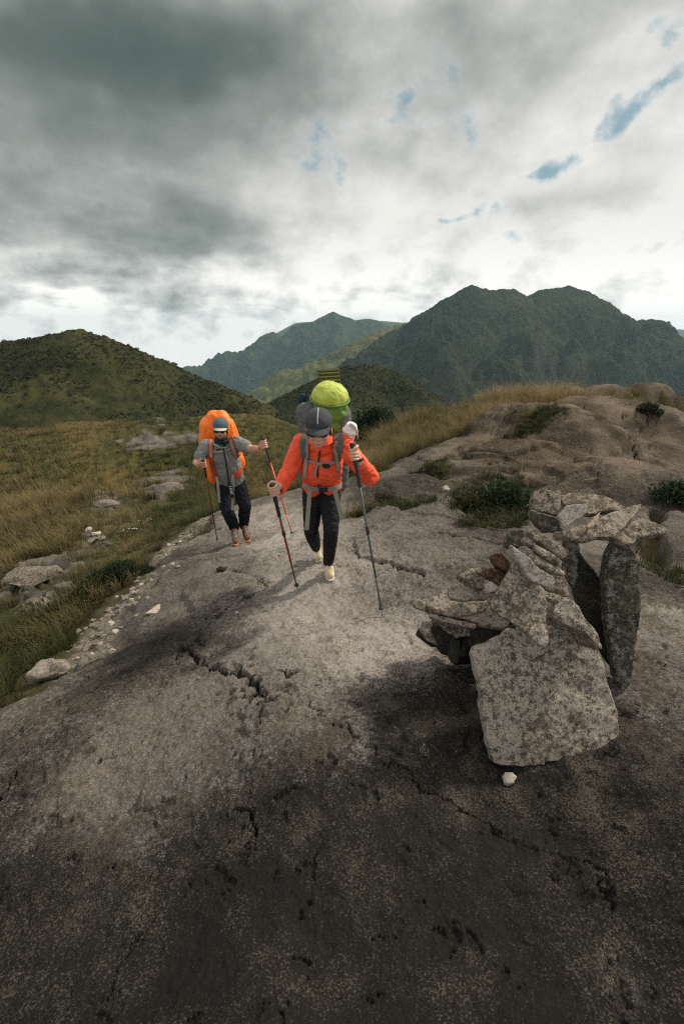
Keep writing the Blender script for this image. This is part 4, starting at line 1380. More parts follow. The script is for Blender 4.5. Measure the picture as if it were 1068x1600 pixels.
lump('stone', 'dark filler block low behind the left stack', 'stone', (0.55, 2.1, .34), .30, S_DARK, 534, 'stones of the cairn', .9, 2.0, 4, .3)
lump('stone', 'filler block under the three long stacked stones', 'stone', (0.86, 1.98, .62), .26, S_DARK, 535, 'stones of the cairn', 1.0, .9, 4, .3)

lump('stone', 'big dark block added as the shadow under the left end of the pale slab', 'stone', on(722, 1012, 2.02), .34, S_DARK, 536, 'stones of the cairn', .9, 1.0, 4, .3)  # black stone standing in for the shaded void under the slab
lump('stone', 'dark filler stone added as shadow beside the lower left boulder of the cairn', 'stone', on(700, 1010, 2.10), .22, S_DARK, 537, 'stones of the cairn', .9, 2.6, 4, .3)
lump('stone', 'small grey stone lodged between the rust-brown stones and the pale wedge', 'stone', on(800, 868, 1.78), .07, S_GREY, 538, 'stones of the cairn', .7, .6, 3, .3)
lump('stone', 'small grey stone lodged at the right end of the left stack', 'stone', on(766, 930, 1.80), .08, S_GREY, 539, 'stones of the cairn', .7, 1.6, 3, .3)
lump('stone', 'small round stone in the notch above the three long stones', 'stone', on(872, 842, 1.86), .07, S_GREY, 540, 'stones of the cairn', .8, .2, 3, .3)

# ------------------------------------------------------------------ the small cairn on the left
b0 = hp(151, 856)
SM = [((-.14, 0, .0), .32, 'widest flat grey stone at the base of the small cairn', S_GREY, .5), ((.16, -.02, .02), .30, 'wide base stone at the right of the small cairn', S_MOSS, .45),
      ((-.02, 0, .15), .36, 'long stone in the middle of the small cairn', S_GREY, .40), ((.15, 0, .17), .22, 'stone on the right shoulder of the small cairn', S_TAN, .5),
      ((-.10, 0, .27), .24, 'second stone from the top of the small cairn', S_GREY, .5), ((.05, .02, .27), .22, 'tilted grey stone near the top of the small cairn', S_PALE, .5), ((-.08, 0, .37), .18, 'small pale stone on the very top of the small cairn', S_PALE, .6)]
for i, (o_, s_, lab, mt, fl) in enumerate(SM):
    lump('stone', lab, 'stone', (b0[0] + o_[0], b0[1] + o_[1], b0[2] + o_[2]), s_, mt, 560 + i, 'stones of the small cairn', fl, i * .7, 3, .05)

# ------------------------------------------------------------------ boulders and loose stones
p = hp(82, 1062)
lump('boulder', 'grey boulder at the edge of the rock dome in the lower left', 'boulder', p, .30, S_GREY, 571, None, .75, .5, 4, .15)
p = hp(58, 950)
lump('boulder', 'low grey-brown boulder in the grass above the lower left boulder', 'boulder', p, .42, S_TAN, 572, None, .5, .2, 4, .2)
p = hp(55, 905)
o = lump('boulder', 'broad flat rock slab half buried in the grass at the left edge', 'boulder', p, 1.05, S_TAN, 573, None, .28, .35, 6, .25, .10)
p = hp(165, 790)
lump('boulder', 'tan boulder in the grass above the small cairn', 'boulder', p, .9, S_TAN, 574, None, .35, .25, 5, .25, .10)
p = hp(262, 765)
lump('boulder', 'flat grey outcrop in the grass left of the man in grey', 'boulder', p, 1.6, S_TAN, 575, None, .25, .2, 6, .3, .10)
p = hp(240, 955)
lump('stone', 'long pale stone lying on the rock dome below the gravel strip', 'stone', p, .17, S_PALE, 576, None, .3, .9, 3, .1)
p = hp(640, 768)
lump('stone', 'round pale stone in the hollow beside the low slab', 'stone', hp(695, 768), .14, S_PALE, 577, None, .8, .9, 3, .2)
p = hp(276, 862)
lump('stone', 'brown stone poking from the gravel beside the cushion plant', 'stone', hp(345, 893), .13, S_DARK, 578, None, .6, .9, 3, .3)
rs = np.random.RandomState(77)
LM = [lump_mesh('loose_stone', 600 + k, .28 + .3 * (k % 3) / 2, 2) for k in range(6)]
cnt = 0
for k in range(230):
    s_ = rs.rand() * (len(TRAIL) - 1)
    i = int(s_)
    q = np.array(TRAIL[i]) * (1 - s_ + i) + np.array(TRAIL[i + 1]) * (s_ - i)
    q = q + rs.randn(2) * np.array([.15, .16])
    sz = .035 + .075 * rs.rand() ** 2.2
    o = put('loose_stone', LM[k % 6], (S_PINK, S_TAN, S_GREY, S_PINK, S_TAN, S_PALE)[k % 6] if k < 6 else None, None, 'pale loose stone in the gravel strip between dome and grass', 'stone', 'loose stones of the gravel strip')
    o.location = (q[0], q[1], gz(q[0], q[1]) + sz * .08)
    o.scale = (sz, sz, sz)
    o.rotation_euler = (rs.randn() * .15, rs.randn() * .15, rs.rand() * 6.28)
CHIP = [(470, 880, 60, 18, 16), (360, 955, 50, 10, 12), (330, 830, 60, 25, 14), (600, 890, 40, 10, 8), (250, 880, 60, 30, 14), (700, 760, 50, 14, 10), (820, 690, 60, 10, 8)]
for (u, v, du, dv_, n) in CHIP:
    for k in range(n):
        q = hit(u + rs.randn() * du * .5, v + rs.randn() * dv_ * .5)
        sz = .018 + .030 * rs.rand() ** 2
        o = put('loose_stone', LM[k % 6], None, None, 'little stone chip scattered on the bare rock', 'stone', 'stone chips on the bare rock')
        o.location = (q[0], q[1], q[2] + sz * .05)
        o.scale = (sz, sz, sz)
        o.rotation_euler = (0, 0, rs.rand() * 6.28)

# ------------------------------------------------------------------ people: one continuous body each, clothes over it
def add_cap(bm, p0, r0, p1, r1, seg=14):
    """closed tapered capsule"""
    p0, p1 = Vector(p0), Vector(p1)
    d = p1 - p0
    L = d.length
    if L < 1e-6:
        d, L = Vector((0, 0, 1)), 1e-6
    z = d / L
    x = z.orthogonal().normalized()
    y = z.cross(x)
    rings = []
    prof = [(-math.sin(a) * r0, math.cos(a) * r0) for a in (1.2, .8, .4)] + [(0, r0), (L, r1)] + [(L + math.sin(a) * r1, math.cos(a) * r1) for a in (.4, .8, 1.2)]
    for h_, r_ in prof:
        rings.append([bm.verts.new(p0 + z * h_ + (x * math.cos(2 * math.pi * k / seg) + y * math.sin(2 * math.pi * k / seg)) * r_) for k in range(seg)])
    for a, b_ in zip(rings[:-1], rings[1:]):
        for k in range(seg):
            j = (k + 1) % seg
            bm.faces.new((a[k], a[j], b_[j], b_[k]))
    bm.faces.new(rings[0][::-1])
    bm.faces.new(rings[-1])


def add_ell(bm, c, rad, axes=None, seg=20):
    """ellipsoid; axes = (x, y, z) unit vectors"""
    M = Matrix.Translation(c)
    if axes:
        R = Matrix((axes[0], axes[1], axes[2])).transposed().to_4x4()
        M = M @ R
    M = M @ Matrix.Diagonal((*rad, 1))
    bmesh.ops.create_uvsphere(bm, u_segments=seg, v_segments=seg // 2 + 2, radius=1, matrix=M)


def chain(bm, pts):
    for (p0, r0), (p1, r1) in zip(pts[:-1], pts[1:]):
        add_cap(bm, p0, r0, p1, r1)


def fused(name, bm, voxel, smooth=4, origin=(0, 0, 0), factor=.5):
    me = bpy.data.meshes.new(name)
    bm.to_mesh(me)
    bm.free()
    me = fuse(me, voxel, smooth, factor)
    me.name = name
    co = coords(me)
    set_coords(me, co - np.array(origin))
    return me


def frame(up, fwd):
    z = Vector(up).normalized()
    f = Vector(fwd)
    y = -(f - z * f.dot(z)).normalized()      # local -y looks forward
    x = y.cross(z).normalized()
    return x, y, z


def wrinkle(me, amp, scale, seed, stretch=(1, 1, 1)):
    co, n = coords(me), normals(me)
    q = co * np.array(stretch)
    d = amp * noise3(q, scale, seed, 3) + amp * .9 * (1 - 2 * np.abs(noise3(q, scale * 1.7, seed + 5, 2)) * 2.2)
    set_coords(me, co + n * d[:, None])
    return me


def cloth_mat(name, col, var=.12, rough=.8, weave=900, bumpy=.25, spec=.2, sheen=0.0, second=None):
    mat, t, b = new_mat(name)
    co = t.new('ShaderNodeTexCoord').outputs['Object']
    n1 = t.noise(co, 9, 4, .6)
    c0 = tuple(x * (1 - var) for x in col)
    c1 = tuple(min(1, x * (1 + var)) for x in (second or col))
    t.put(b, 'Base Color', t.mix(t.step(n1, .3, .7), c0, c1))
    b.inputs['Roughness'].default_value = rough
    b.inputs['Specular IOR Level'].default_value = spec
    b.inputs['Sheen Weight'].default_value = sheen
    bump = t.new('ShaderNodeBump', Height=t.m('ADD', t.noise(co, 45, 4, .6, .5), t.m('MULTIPLY', t.noise(co, weave, 1), .15)))
    bump.inputs['Strength'].default_value = bumpy
    bump.inputs['Distance'].default_value = .01
    t.l.new(bump.outputs[0], b.inputs['Normal'])
    return mat


def skin_mat(name, col, red):
    mat, t, b = new_mat(name)
    co = t.new('ShaderNodeTexCoord').outputs['Object']
    n = t.noise(co, 18, 5, .6)
    t.put(b, 'Base Color', t.mix(t.step(n, .35, .7), col, red))
    b.inputs['Roughness'].default_value = .5
    b.inputs['Subsurface Weight'].default_value = .12
    b.inputs['Subsurface Radius'].default_value = (.012, .005, .003)
    b.inputs['Subsurface Scale'].default_value = .6
    return mat


def plain(name, col, rough=.5, metal=0.0, spec=.5, var=.1, scale=30):
    mat, t, b = new_mat(name)
    co = t.new('ShaderNodeTexCoord').outputs['Object']
    n = t.noise(co, scale, 4, .6)
    t.put(b, 'Base Color', t.mix(n, tuple(x * (1 - var) for x in col), tuple(min(1, x * (1 + var)) for x in col)))
    b.inputs['Roughness'].default_value = rough
    b.inputs['Metallic'].default_value = metal
    b.inputs['Specular IOR Level'].default_value = spec
    return mat


SKIN_W = skin_mat('fair_skin', (.56, .33, .235), (.60, .30, .21))
SKIN_M = skin_mat('tanned_skin', (.50, .27, .18), (.55, .24, .155))
LIP = plain('lips', (.42, .15, .12), .5)
JACKET = cloth_mat('orange_red_shell_fabric', (.78, .080, .032), .10, .6, 500, .3, .25, 0, (.82, .105, .042))
TIGHTS = cloth_mat('black_leggings', (.006, .007, .009), .2, .75, 900, .15, .25)
SHOE_T = cloth_mat('tan_shoe_mesh', (.50, .36, .19), .25, .85, 700, .3, .15, 0, (.62, .52, .38))
SOLE = plain('pale_sole_rubber', (.42, .38, .32), .8)
CAPG = cloth_mat('charcoal_cap_fabric', (.052, .057, .063), .12, .8, 900, .2)
CAPLINE = plain('reflective_piping', (.42, .43, .42), .5)
STRAP = cloth_mat('grey_webbing', (.25, .235, .205), .12, .8, 900, .2)
STRAPD = cloth_mat('dark_webbing', (.022, .022, .024), .12, .7, 900, .2)
PACKG = cloth_mat('grey_pack_fabric', (.105, .110, .105), .15, .75, 900, .3)
LIME = cloth_mat('lime_rain_cover', (.38, .46, .06), .12, .6, 500, .3, .25, 0, (.46, .52, .11))
LIMED = cloth_mat('green_pack_fabric', (.11, .22, .035), .10, .6, 500, .3, .3)
ORANGE = cloth_mat('orange_rain_cover', (.92, .165, .012), .08, .5, 500, .3, .35, 0, (.96, .20, .022))
GLASS = plain('dark_lens', (.012, .012, .014), .12, 0, .6)
TSHIRT = cloth_mat('heather_grey_tshirt', (.195, .20, .19), .10, .9, 900, .2)
PANTS = cloth_mat('charcoal_hiking_trousers', (.010, .013, .017), .2, .85, 900, .25, .12)
GAITER = cloth_mat('dark_navy_neck_tube', (.016, .020, .028), .2, .85, 900, .2)
CAPB = cloth_mat('slate_blue_cap_fabric', (.075, .115, .140), .12, .85, 900, .2)
CAPV = cloth_mat('cream_cap_visor', (.50, .45, .37), .08, .8, 900, .2)
STRAPR = cloth_mat('brick_red_strap_fabric', (.36, .060, .030), .12, .75, 900, .2)
SHOE_M = cloth_mat('brown_boot_fabric', (.13, .075, .055), .2, .8, 700, .3)
SOLE_O = plain('orange_sole_rubber', (.60, .16, .05), .7)
WHITEP = plain('white_plastic', (.72, .70, .66), .35)
BLACKP = plain('black_grip_rubber', (.016, .016, .018), .6)
POLER = plain('red_pole_lacquer', (.48, .055, .025), .35, .3)
POLED = plain('dark_red_pole_lacquer', (.16, .030, .022), .35, .3)
POLEG = plain('grey_green_pole_lacquer', (.055, .070, .066), .35, .3)
HAIR = plain('brown_hair', (.040, .025, .016), .6, 0, .4, .3, 90)
FOAM = cloth_mat('olive_foam', (.20, .185, .075), .12, .9, 400, .2)
FOAMD = cloth_mat('dark_olive_foam', (.060, .060, .028), .12, .9, 400, .2)
NAVY = cloth_mat('dark_blue_bag', (.012, .028, .050), .15, .6, 500, .3)
STEEL = plain('steel_tip', (.35, .35, .35), .3, .9)


def hand(bm, pole_c, pole_up, wrist, palm_side, size=1.0, rr=.011, thumb_up=True):
    """a fist closed round a pole: palm, four unequal bent fingers wound round the grip and a thumb from the side of the palm"""
    a = Vector(pole_up).normalized()
    w = Vector(wrist) - Vector(pole_c)
    w = (w - a * w.dot(a)).normalized()          # from the pole towards the wrist
    s = Vector(palm_side)
    s = (s - a * s.dot(a) - w * s.dot(w)).normalized()   # side of the pole on which the knuckles lie
    c = Vector(pole_c)
    R = rr + .010 * size
    palm0 = c + w * (R + .034 * size) + s * .014
    # palm: from wrist to the knuckles beside the pole
    kn = [c + s * (R + .006) + w * .018 + a * h_ * size for h_ in (.034, .012, -.010, -.031)]
    for k in kn:
        add_cap(bm, Vector(wrist) * .72 + k * .28, .021 * size, k, .0125 * size)
    add_cap(bm, wrist, .026 * size, palm0, .028 * size)
    for i, h_ in enumerate((.034, .012, -.010, -.031)):
        rad = (.0098, .0102, .0096, .0084)[i] * size
        end = (235, 250, 240, 215)[i]
        pts = []
        for ang in (20, 70, 125, 180, end):
            q = math.radians(ang)
            # start beside the pole at s, wind away from the wrist and round to the far side
            v = s * math.cos(q) - w * math.sin(q)
            pts.append((c + v * (R + .002) + a * (h_ * size - .003 * ang / 90), rad * (1 - .12 * ang / 250)))
        chain(bm, [(kn[i], .0120 * size)] + pts)
    # thumb
    t0 = palm0 + a * .026 * size - s * .006
    t1 = c + w * (R + .012) - s * .016 + a * .046 * size
    t2 = c - s * (R + .004) - w * .004 + a * .044 * size
    t3 = c - s * (R * .75) - w * (R * .9) + a * .040 * size
    chain(bm, [(t0, .0155 * size), (t1, .0125 * size), (t2, .0110 * size), (t3, .0090 * size)])
    return palm0


def head_parts(bm, c, up, fwd, s=1.0):
    """skull, jaw, nose, brow, lips, chin, cheeks, ears; c is the middle of the head; s = 1 for a head 0.225 m high"""
    x, y, z = frame(up, fwd)
    P = lambda a, b_, h_: Vector(c) + x * a * s + y * b_ * s + z * h_ * s
    ax = (x, y, z)
    add_ell(bm, P(0, .012, .030), (.076 * s, .094 * s, .086 * s), ax)
    add_ell(bm, P(0, -.018, -.035), (.062 * s, .070 * s, .072 * s), ax)
    add_ell(bm, P(0, -.050, -.088), (.030 * s, .028 * s, .022 * s), ax)
    for q in (-1, 1):
        add_ell(bm, P(q * .036, -.058, -.030), (.024 * s, .024 * s, .022 * s), ax)
        add_ell(bm, P(q * .077, .008, -.012), (.010 * s, .020 * s, .032 * s), ax, 12)
        add_ell(bm, P(q * .028, -.078, .012), (.024 * s, .012 * s, .009 * s), ax, 12)
        add_ell(bm, P(q * .011, -.092, -.036), (.009 * s, .010 * s, .008 * s), ax, 12)
    chain(bm, [(P(0, -.080, .008), .008 * s), (P(0, -.100, -.030), .0115 * s)])
    chain(bm, [(P(-.020, -.080, -.064), .006 * s), (P(0, -.087, -.061), .0075 * s), (P(.020, -.080, -.064), .006 * s)])
    chain(bm, [(P(-.016, -.079, -.073), .006 * s), (P(0, -.084, -.074), .0085 * s), (P(.016, -.079, -.073), .006 * s)])
    return P, ax


def band(name, pts, width, thick, mat, parent, origin, nrm=None, off=0.0):
    """flat webbing that follows points (already on the surface); nrm: outward direction per point or one for all"""
    P = [Vector(p) for p in pts]
    V, F = [], []
    for i, p in enumerate(P):
        d = (P[min(i + 1, len(P) - 1)] - P[max(i - 1, 0)]).normalized()
        n = Vector(nrm[i] if isinstance(nrm, list) else nrm).normalized()
        n = (n - d * n.dot(d)).normalized()
        s = d.cross(n)
        q = p - Vector(origin) + n * off
        V += [q - s * width / 2, q + s * width / 2, q + s * width / 2 + n * thick, q - s * width / 2 + n * thick]
    for i in range(len(P) - 1):
        a, b_ = i * 4, i * 4 + 4
        for k in range(4):
            j = (k + 1) % 4
            F.append((a + k, a + j, b_ + j, b_ + k))
    F += [(0, 3, 2, 1), tuple(len(V) - 4 + k for k in (0, 1, 2, 3))]
    me = bpy.data.meshes.new(name)
    me.from_pydata([tuple(v) for v in V], [], F)
    me.update()
    return put(name, me, mat, parent)


def smooth_path(pts, n=6):
    """Catmull-Rom through the points"""
    P = [Vector(p) for p in pts]
    P = [P[0] * 2 - P[1]] + P + [P[-1] * 2 - P[-2]]
    out = []
    for i in range(1, len(P) - 2):
        for k in range(n):
            t_ = k / n
            a, b_, c, d = P[i - 1:i + 3]
            out.append(.5 * ((2 * b_) + (c - a) * t_ + (2 * a - 5 * b_ + 4 * c - d) * t_ ** 2 + (3 * b_ - a - 3 * c + d) * t_ ** 3))
    out.append(P[-2])
    return out


def press(bvh, pix, lift=.006, n=5):
    """a path over the front of a garment, through the given pixels of the photo"""
    q = smooth_path([(u, v, 0) for u, v in pix], n)
    out, nn = [], []
    last = None
    for p in q:
        d = Vector(ray(p.x, p.y)).normalized()
        loc, nrm, _, _ = bvh.ray_cast(Vector((0, 0, CAMZ)), d)
        if loc is None:
            if last is None:
                continue
            loc, nrm = at(p.x, p.y, last.y), Vector((0, -1, 0))
        last = loc
        nn.append((nrm + Vector((0, -1.2, .3))).normalized())
        out.append(loc + nn[-1] * lift)
    # ease out jumps between folds
    for _ in range(3):
        out = [out[0]] + [(out[i - 1] + out[i] * 2 + out[i + 1]) / 4 for i in range(1, len(out) - 1)] + [out[-1]]
        nn = [nn[0]] + [(nn[i - 1] + nn[i] * 2 + nn[i + 1]).normalized() for i in range(1, len(nn) - 1)] + [nn[-1]]
    return out, nn


from mathutils.bvhtree import BVHTree


def bvh_of(me, origin):
    vs = [v.co + Vector(origin) for v in me.vertices]
    fs = [tuple(p.vertices) for p in me.polygons]
    return BVHTree.FromPolygons(vs, fs)


def pole(label, top, tip, shaft_mat, knob_round=False, low_mat=None, group=None, strap_to=None):
    """trekking pole with grip, knob, lock, shaft sections, small basket and steel tip"""
    top, tip = Vector(top), Vector(tip)
    root = thing('trekking_pole', tip, label, 'trekking pole')
    d = (top - tip)
    L = d.length
    z = d / L
    T = lambda h_: z * h_
    put('shaft', tube_mesh('shaft', [[(T(.30), .0075), (T(.31), .0082), (T(L - .15), .0085)]], 10), shaft_mat, root)
    put('lower_shaft', tube_mesh('lower_shaft', [[(T(.05), .0055), (T(.32), .0065)]], 10), low_mat or shaft_mat, root)
    lk = put('lock', tube_mesh('lock', [[(T(.62), .010), (T(.63), .0125), (T(.67), .0125), (T(.68), .010)]], 10), BLACKP, root)
    gp = [(T(L - .30), .0105), (T(L - .29), .0135), (T(L - .17), .0130), (T(L - .15), .0165), (T(L - .125), .0150), (T(L - .05), .0155), (T(L - .03), .019)]
    gp += [(T(L - .012), .021), (T(L), .016)] if knob_round else [(T(L - .008), .023), (T(L), .020)]
    put('grip', tube_mesh('grip', [gp], 12), BLACKP, root)
    put('basket', tube_mesh('basket', [[(T(.055), .010), (T(.060), .020), (T(.068), .018), (T(.075), .009)]], 12), BLACKP, root)
    put('tip', tube_mesh('tip', [[(T(0), .002), (T(.02), .004), (T(.06), .0055)]], 8), STEEL, root)
    if strap_to is not None:
        a, side = strap_to
        w = Vector(a) - tip
        c0 = T(L - .035)
        x = Vector(side).normalized()
        ring = []
        for k in range(13):
            q = k / 12 * 2 * math.pi
            ring.append(tip + w + x * .036 * math.cos(q) + z.cross(x).normalized() * .036 * math.sin(q))
        band('strap', ring, .018, .003, STRAPD, root, tip, [(p - tip - w).normalized() for p in ring])
    return root


# ================================================================== the woman in the orange jacket
toe_f = hp(517, 909)
FW = Vector((-.10, -1, 0)).normalized()          # the way she walks
hipL, hipR = at(515, 772, 3.57), at(489, 772, 3.60)
knL, anL = at(517, 829, 3.40), at(513, 884, 3.45)
anL.z = max(anL.z, toe_f.z + .09)
knR, anR = at(486, 830, 3.47), at(494, 858, 3.83)
pel, wai, che, nek = at(503, 762, 3.58), at(503, 742, 3.53), at(502, 716, 3.42), at(501, 692, 3.30)
shL, shR = at(535, 693, 3.33), at(471, 693, 3.34)   # her left and right shoulders
elL, wrL = at(575, 743, 3.13), at(562, 724, 2.97)
elR, wrR = at(449, 742, 3.26), at(436, 765, 3.07)
hd = at(498, 670, 3.14)
hup, hfw = Vector((0.0, -.22, .97)), Vector((-.02, -.97, -.24))
# poles
pL_tip, pL_top = hp(597, 963), at(550, 692, 2.93)
pR_tip, pR_top = hp(465, 922), at(424, 756, 2.98)
pLz, pRz = (pL_top - pL_tip).normalized(), (pR_top - pR_tip).normalized()
gL, gR = pL_top - pLz * .075, pR_top - pRz * .055
root_w = thing('person', (toe_f.x, toe_f.y + .1, toe_f.z), 'woman hiker in an orange-red jacket, black leggings and dark cap, stepping up the rock', 'person')
OW = root_w.location.copy()


def leg(bm, hip, knee, ank, r, toe=None):
    chain(bm, [(hip, r[0]), (hip.lerp(knee, .5), r[1]), (knee, r[2]), (knee.lerp(ank, .35), r[3]), (ank, r[4])])


bm = bmesh.new()
leg(bm, hipL, knL, anL, (.078, .066, .048, .047, .032))
leg(bm, hipR, knR, anR, (.078, .066, .048, .047, .032))
chain(bm, [(pel, .105), (wai, .095), (che, .105), (nek, .055), (nek.lerp(hd, .6), .050)])
chain(bm, [(che, .09), (shL, .045)])
chain(bm, [(che, .09), (shR, .045)])
chain(bm, [(shL, .045), (elL, .036), (wrL, .024)])
chain(bm, [(shR, .045), (elR, .036), (wrR, .024)])
hand(bm, gL, pLz, wrL, Vector((-.85, -.5, 0)), .98)
hand(bm, gR, pRz, wrR, Vector((-.2, -1, .2)), .98)
HP, HA = head_parts(bm, hd, hup, hfw, 1.06)
body = put('body', fused('body', bm, .0038, 2, OW), SKIN_W, root_w)


def shoe(parent, ank, toe, origin, up, upper, sole, size=1.0):
    bm = bmesh.new()
    a, t_ = Vector(ank), Vector(toe)
    u = Vector(up).normalized()
    d = (t_ - a)
    d = (d - u * d.dot(u)).normalized()
    base = Vector(toe)
    heel = base - d * .235 * size
    sd2 = d.cross(u)
    chain(bm, [(base - d * .045 * size + u * .036, .036 * size), (base - d * .10 * size + u * .044, .042 * size), (base - d * .17 * size + u * .05, .042 * size), (heel + d * .035 + u * .045, .038 * size)])
    chain(bm, [(base - d * .15 * size + u * .06, .040 * size), (base - d * .19 * size + u * .105, .041 * size)])
    m = put('shoe', fused('shoe', bm, .006, 4, origin), upper, parent)
    bm = bmesh.new()
    for k, (f, w) in enumerate(((.0, .022), (.03, .040), (.09, .046), (.15, .040), (.20, .038), (.235, .024))):
        c = base - d * f * size
        for q in (-1, 1):
            add_cap(bm, c + sd2 * q * w * .72 + u * .012, .012, c - d * .03 * size + sd2 * q * w * .70 + u * .012, .012, 8)
        add_cap(bm, c + sd2 * w * .6 + u * .012, .012, c - sd2 * w * .6 + u * .012, .012, 8)
    so = put('sole', fused('sole', bm, .006, 3, origin), sole, m)
    # laces
    lp = []
    for k in range(4):
        c = base - d * (.085 + .022 * k) * size + u * (.084 + .011 * k)
        lp.append([(c - sd2 * .022 - Vector(origin), .0028), (c + u * .006 - Vector(origin), .0028), (c + sd2 * .022 - Vector(origin), .0028)])
    put('laces', tube_mesh('laces', lp, 5), CAPLINE, m)
    return m


shoe(root_w, anL, toe_f, OW, (0, -.05, 1), SHOE_T, SOLE)
toeR = hp(499, 878)
shoe(root_w, anR, toeR + Vector((0, 0, .0)), OW, ((anR - toeR).normalized() * .75 + Vector((0, -.75, .1))), SHOE_T, SOLE)
# leggings
bm = bmesh.new()
leg(bm, hipL, knL, anL + Vector((0, 0, .02)), (.092, .078, .060, .060, .044))
leg(bm, hipR, knR, anR.lerp(knR, .12), (.092, .078, .060, .060, .044))
chain(bm, [(pel + Vector((0, 0, .02)), .120), (wai, .10)])
chain(bm, [(hipL, .09), (hipR, .09)])
me = fused('leggings', bm, .008, 4, OW)
wrinkle(me, .0035, 14, 801)
put('leggings', me, TIGHTS, root_w)
# jacket
bm = bmesh.new()
hemc = pel + Vector((0, -.005, .035))
chain(bm, [(hemc + Vector((.045, 0, 0)), .118), (wai + Vector((.04, 0, .02)), .116), (che + Vector((.045, 0, 0)), .124)])
chain(bm, [(hemc - Vector((.045, 0, 0)), .118), (wai + Vector((-.04, 0, .02)), .116), (che - Vector((.045, 0, 0)), .124)])
chain(bm, [(che, .13), (nek - Vector((0, 0, .02)), .085)])
chain(bm, [(nek - Vector((0, 0, .02)), .085), (nek + Vector((0, .0, .035)), .072)])
chain(bm, [(che, .11), (shL, .074), (shL.lerp(elL, .55), .064), (elL, .068), (elL.lerp(wrL, .55), .056), (wrL.lerp(elL, .12), .042)])
chain(bm, [(che, .11), (shR, .074), (shR.lerp(elR, .55), .064), (elR, .062), (elR.lerp(wrR, .55), .052), (wrR.lerp(elR, .10), .042)])
# fabric bagging at the elbow, over the chest and above the hip belt
add_ell(bm, elL + Vector((.02, .0, -.015)), (.058, .058, .056))
add_ell(bm, che + Vector((.04, -.09, -.06)), (.12, .07, .11))
add_ell(bm, che + Vector((-.06, -.09, -.08)), (.10, .06, .11))
add_ell(bm, che + Vector((.045, -.12, .03)), (.055, .05, .085))
me = fused('jacket', bm, .008, 4, OW)
wrinkle(me, .0060, 6, 802, (1, .8, 1.6))
wrinkle(me, .0022, 15, 803, (1.2, .8, .8))
jk = put('jacket', me, JACKET, root_w)
JB = bvh_of(me, OW)
# collar, zip, cuffs
colr = []
for k in range(17):
    q = math.radians(-150 + 300 * k / 16) - math.pi / 2
    colr.append(nek + Vector((.078 * math.cos(q), .080 * math.sin(q) - .01, .045 + .02 * math.sin(q))))
band('collar', colr, .055, .006, JACKET, jk, OW, [(p - nek).normalized() for p in colr])
zp, zn = press(JB, [(500, 704), (497, 722), (496, 742), (498, 762)], .003)
band('zip', zp, .012, .003, STRAPD, jk, OW, zn)
for el_, wr_ in ((elL, wrL), (elR, wrR)):
    d = (wr_ - el_).normalized()
    c = wr_.lerp(el_, .10)
    put('cuff', tube_mesh('cuff', [[(c - d * .02 - OW, .047), (c - OW, .050), (c + d * .022 - OW, .044), (c + d * .024 - OW, .036)]], 18), JACKET, jk)
# hair, cap, glasses, mouth
bm = bmesh.new()
add_ell(bm, HP(0, .030, .005), (.083, .085, .080), HA)
chain(bm, [(HP(0, .105, -.02), .035), (HP(.0, .125, -.09), .028), (HP(0, .12, -.16), .014)])
for q in (-1, 1):
    chain(bm, [(HP(q * .070, -.005, .02), .016), (HP(q * .074, -.004, -.045), .009)])
put('hair', roughen(fused('hair', bm, .006, 3, OW), .003, 60, 805), HAIR, root_w)


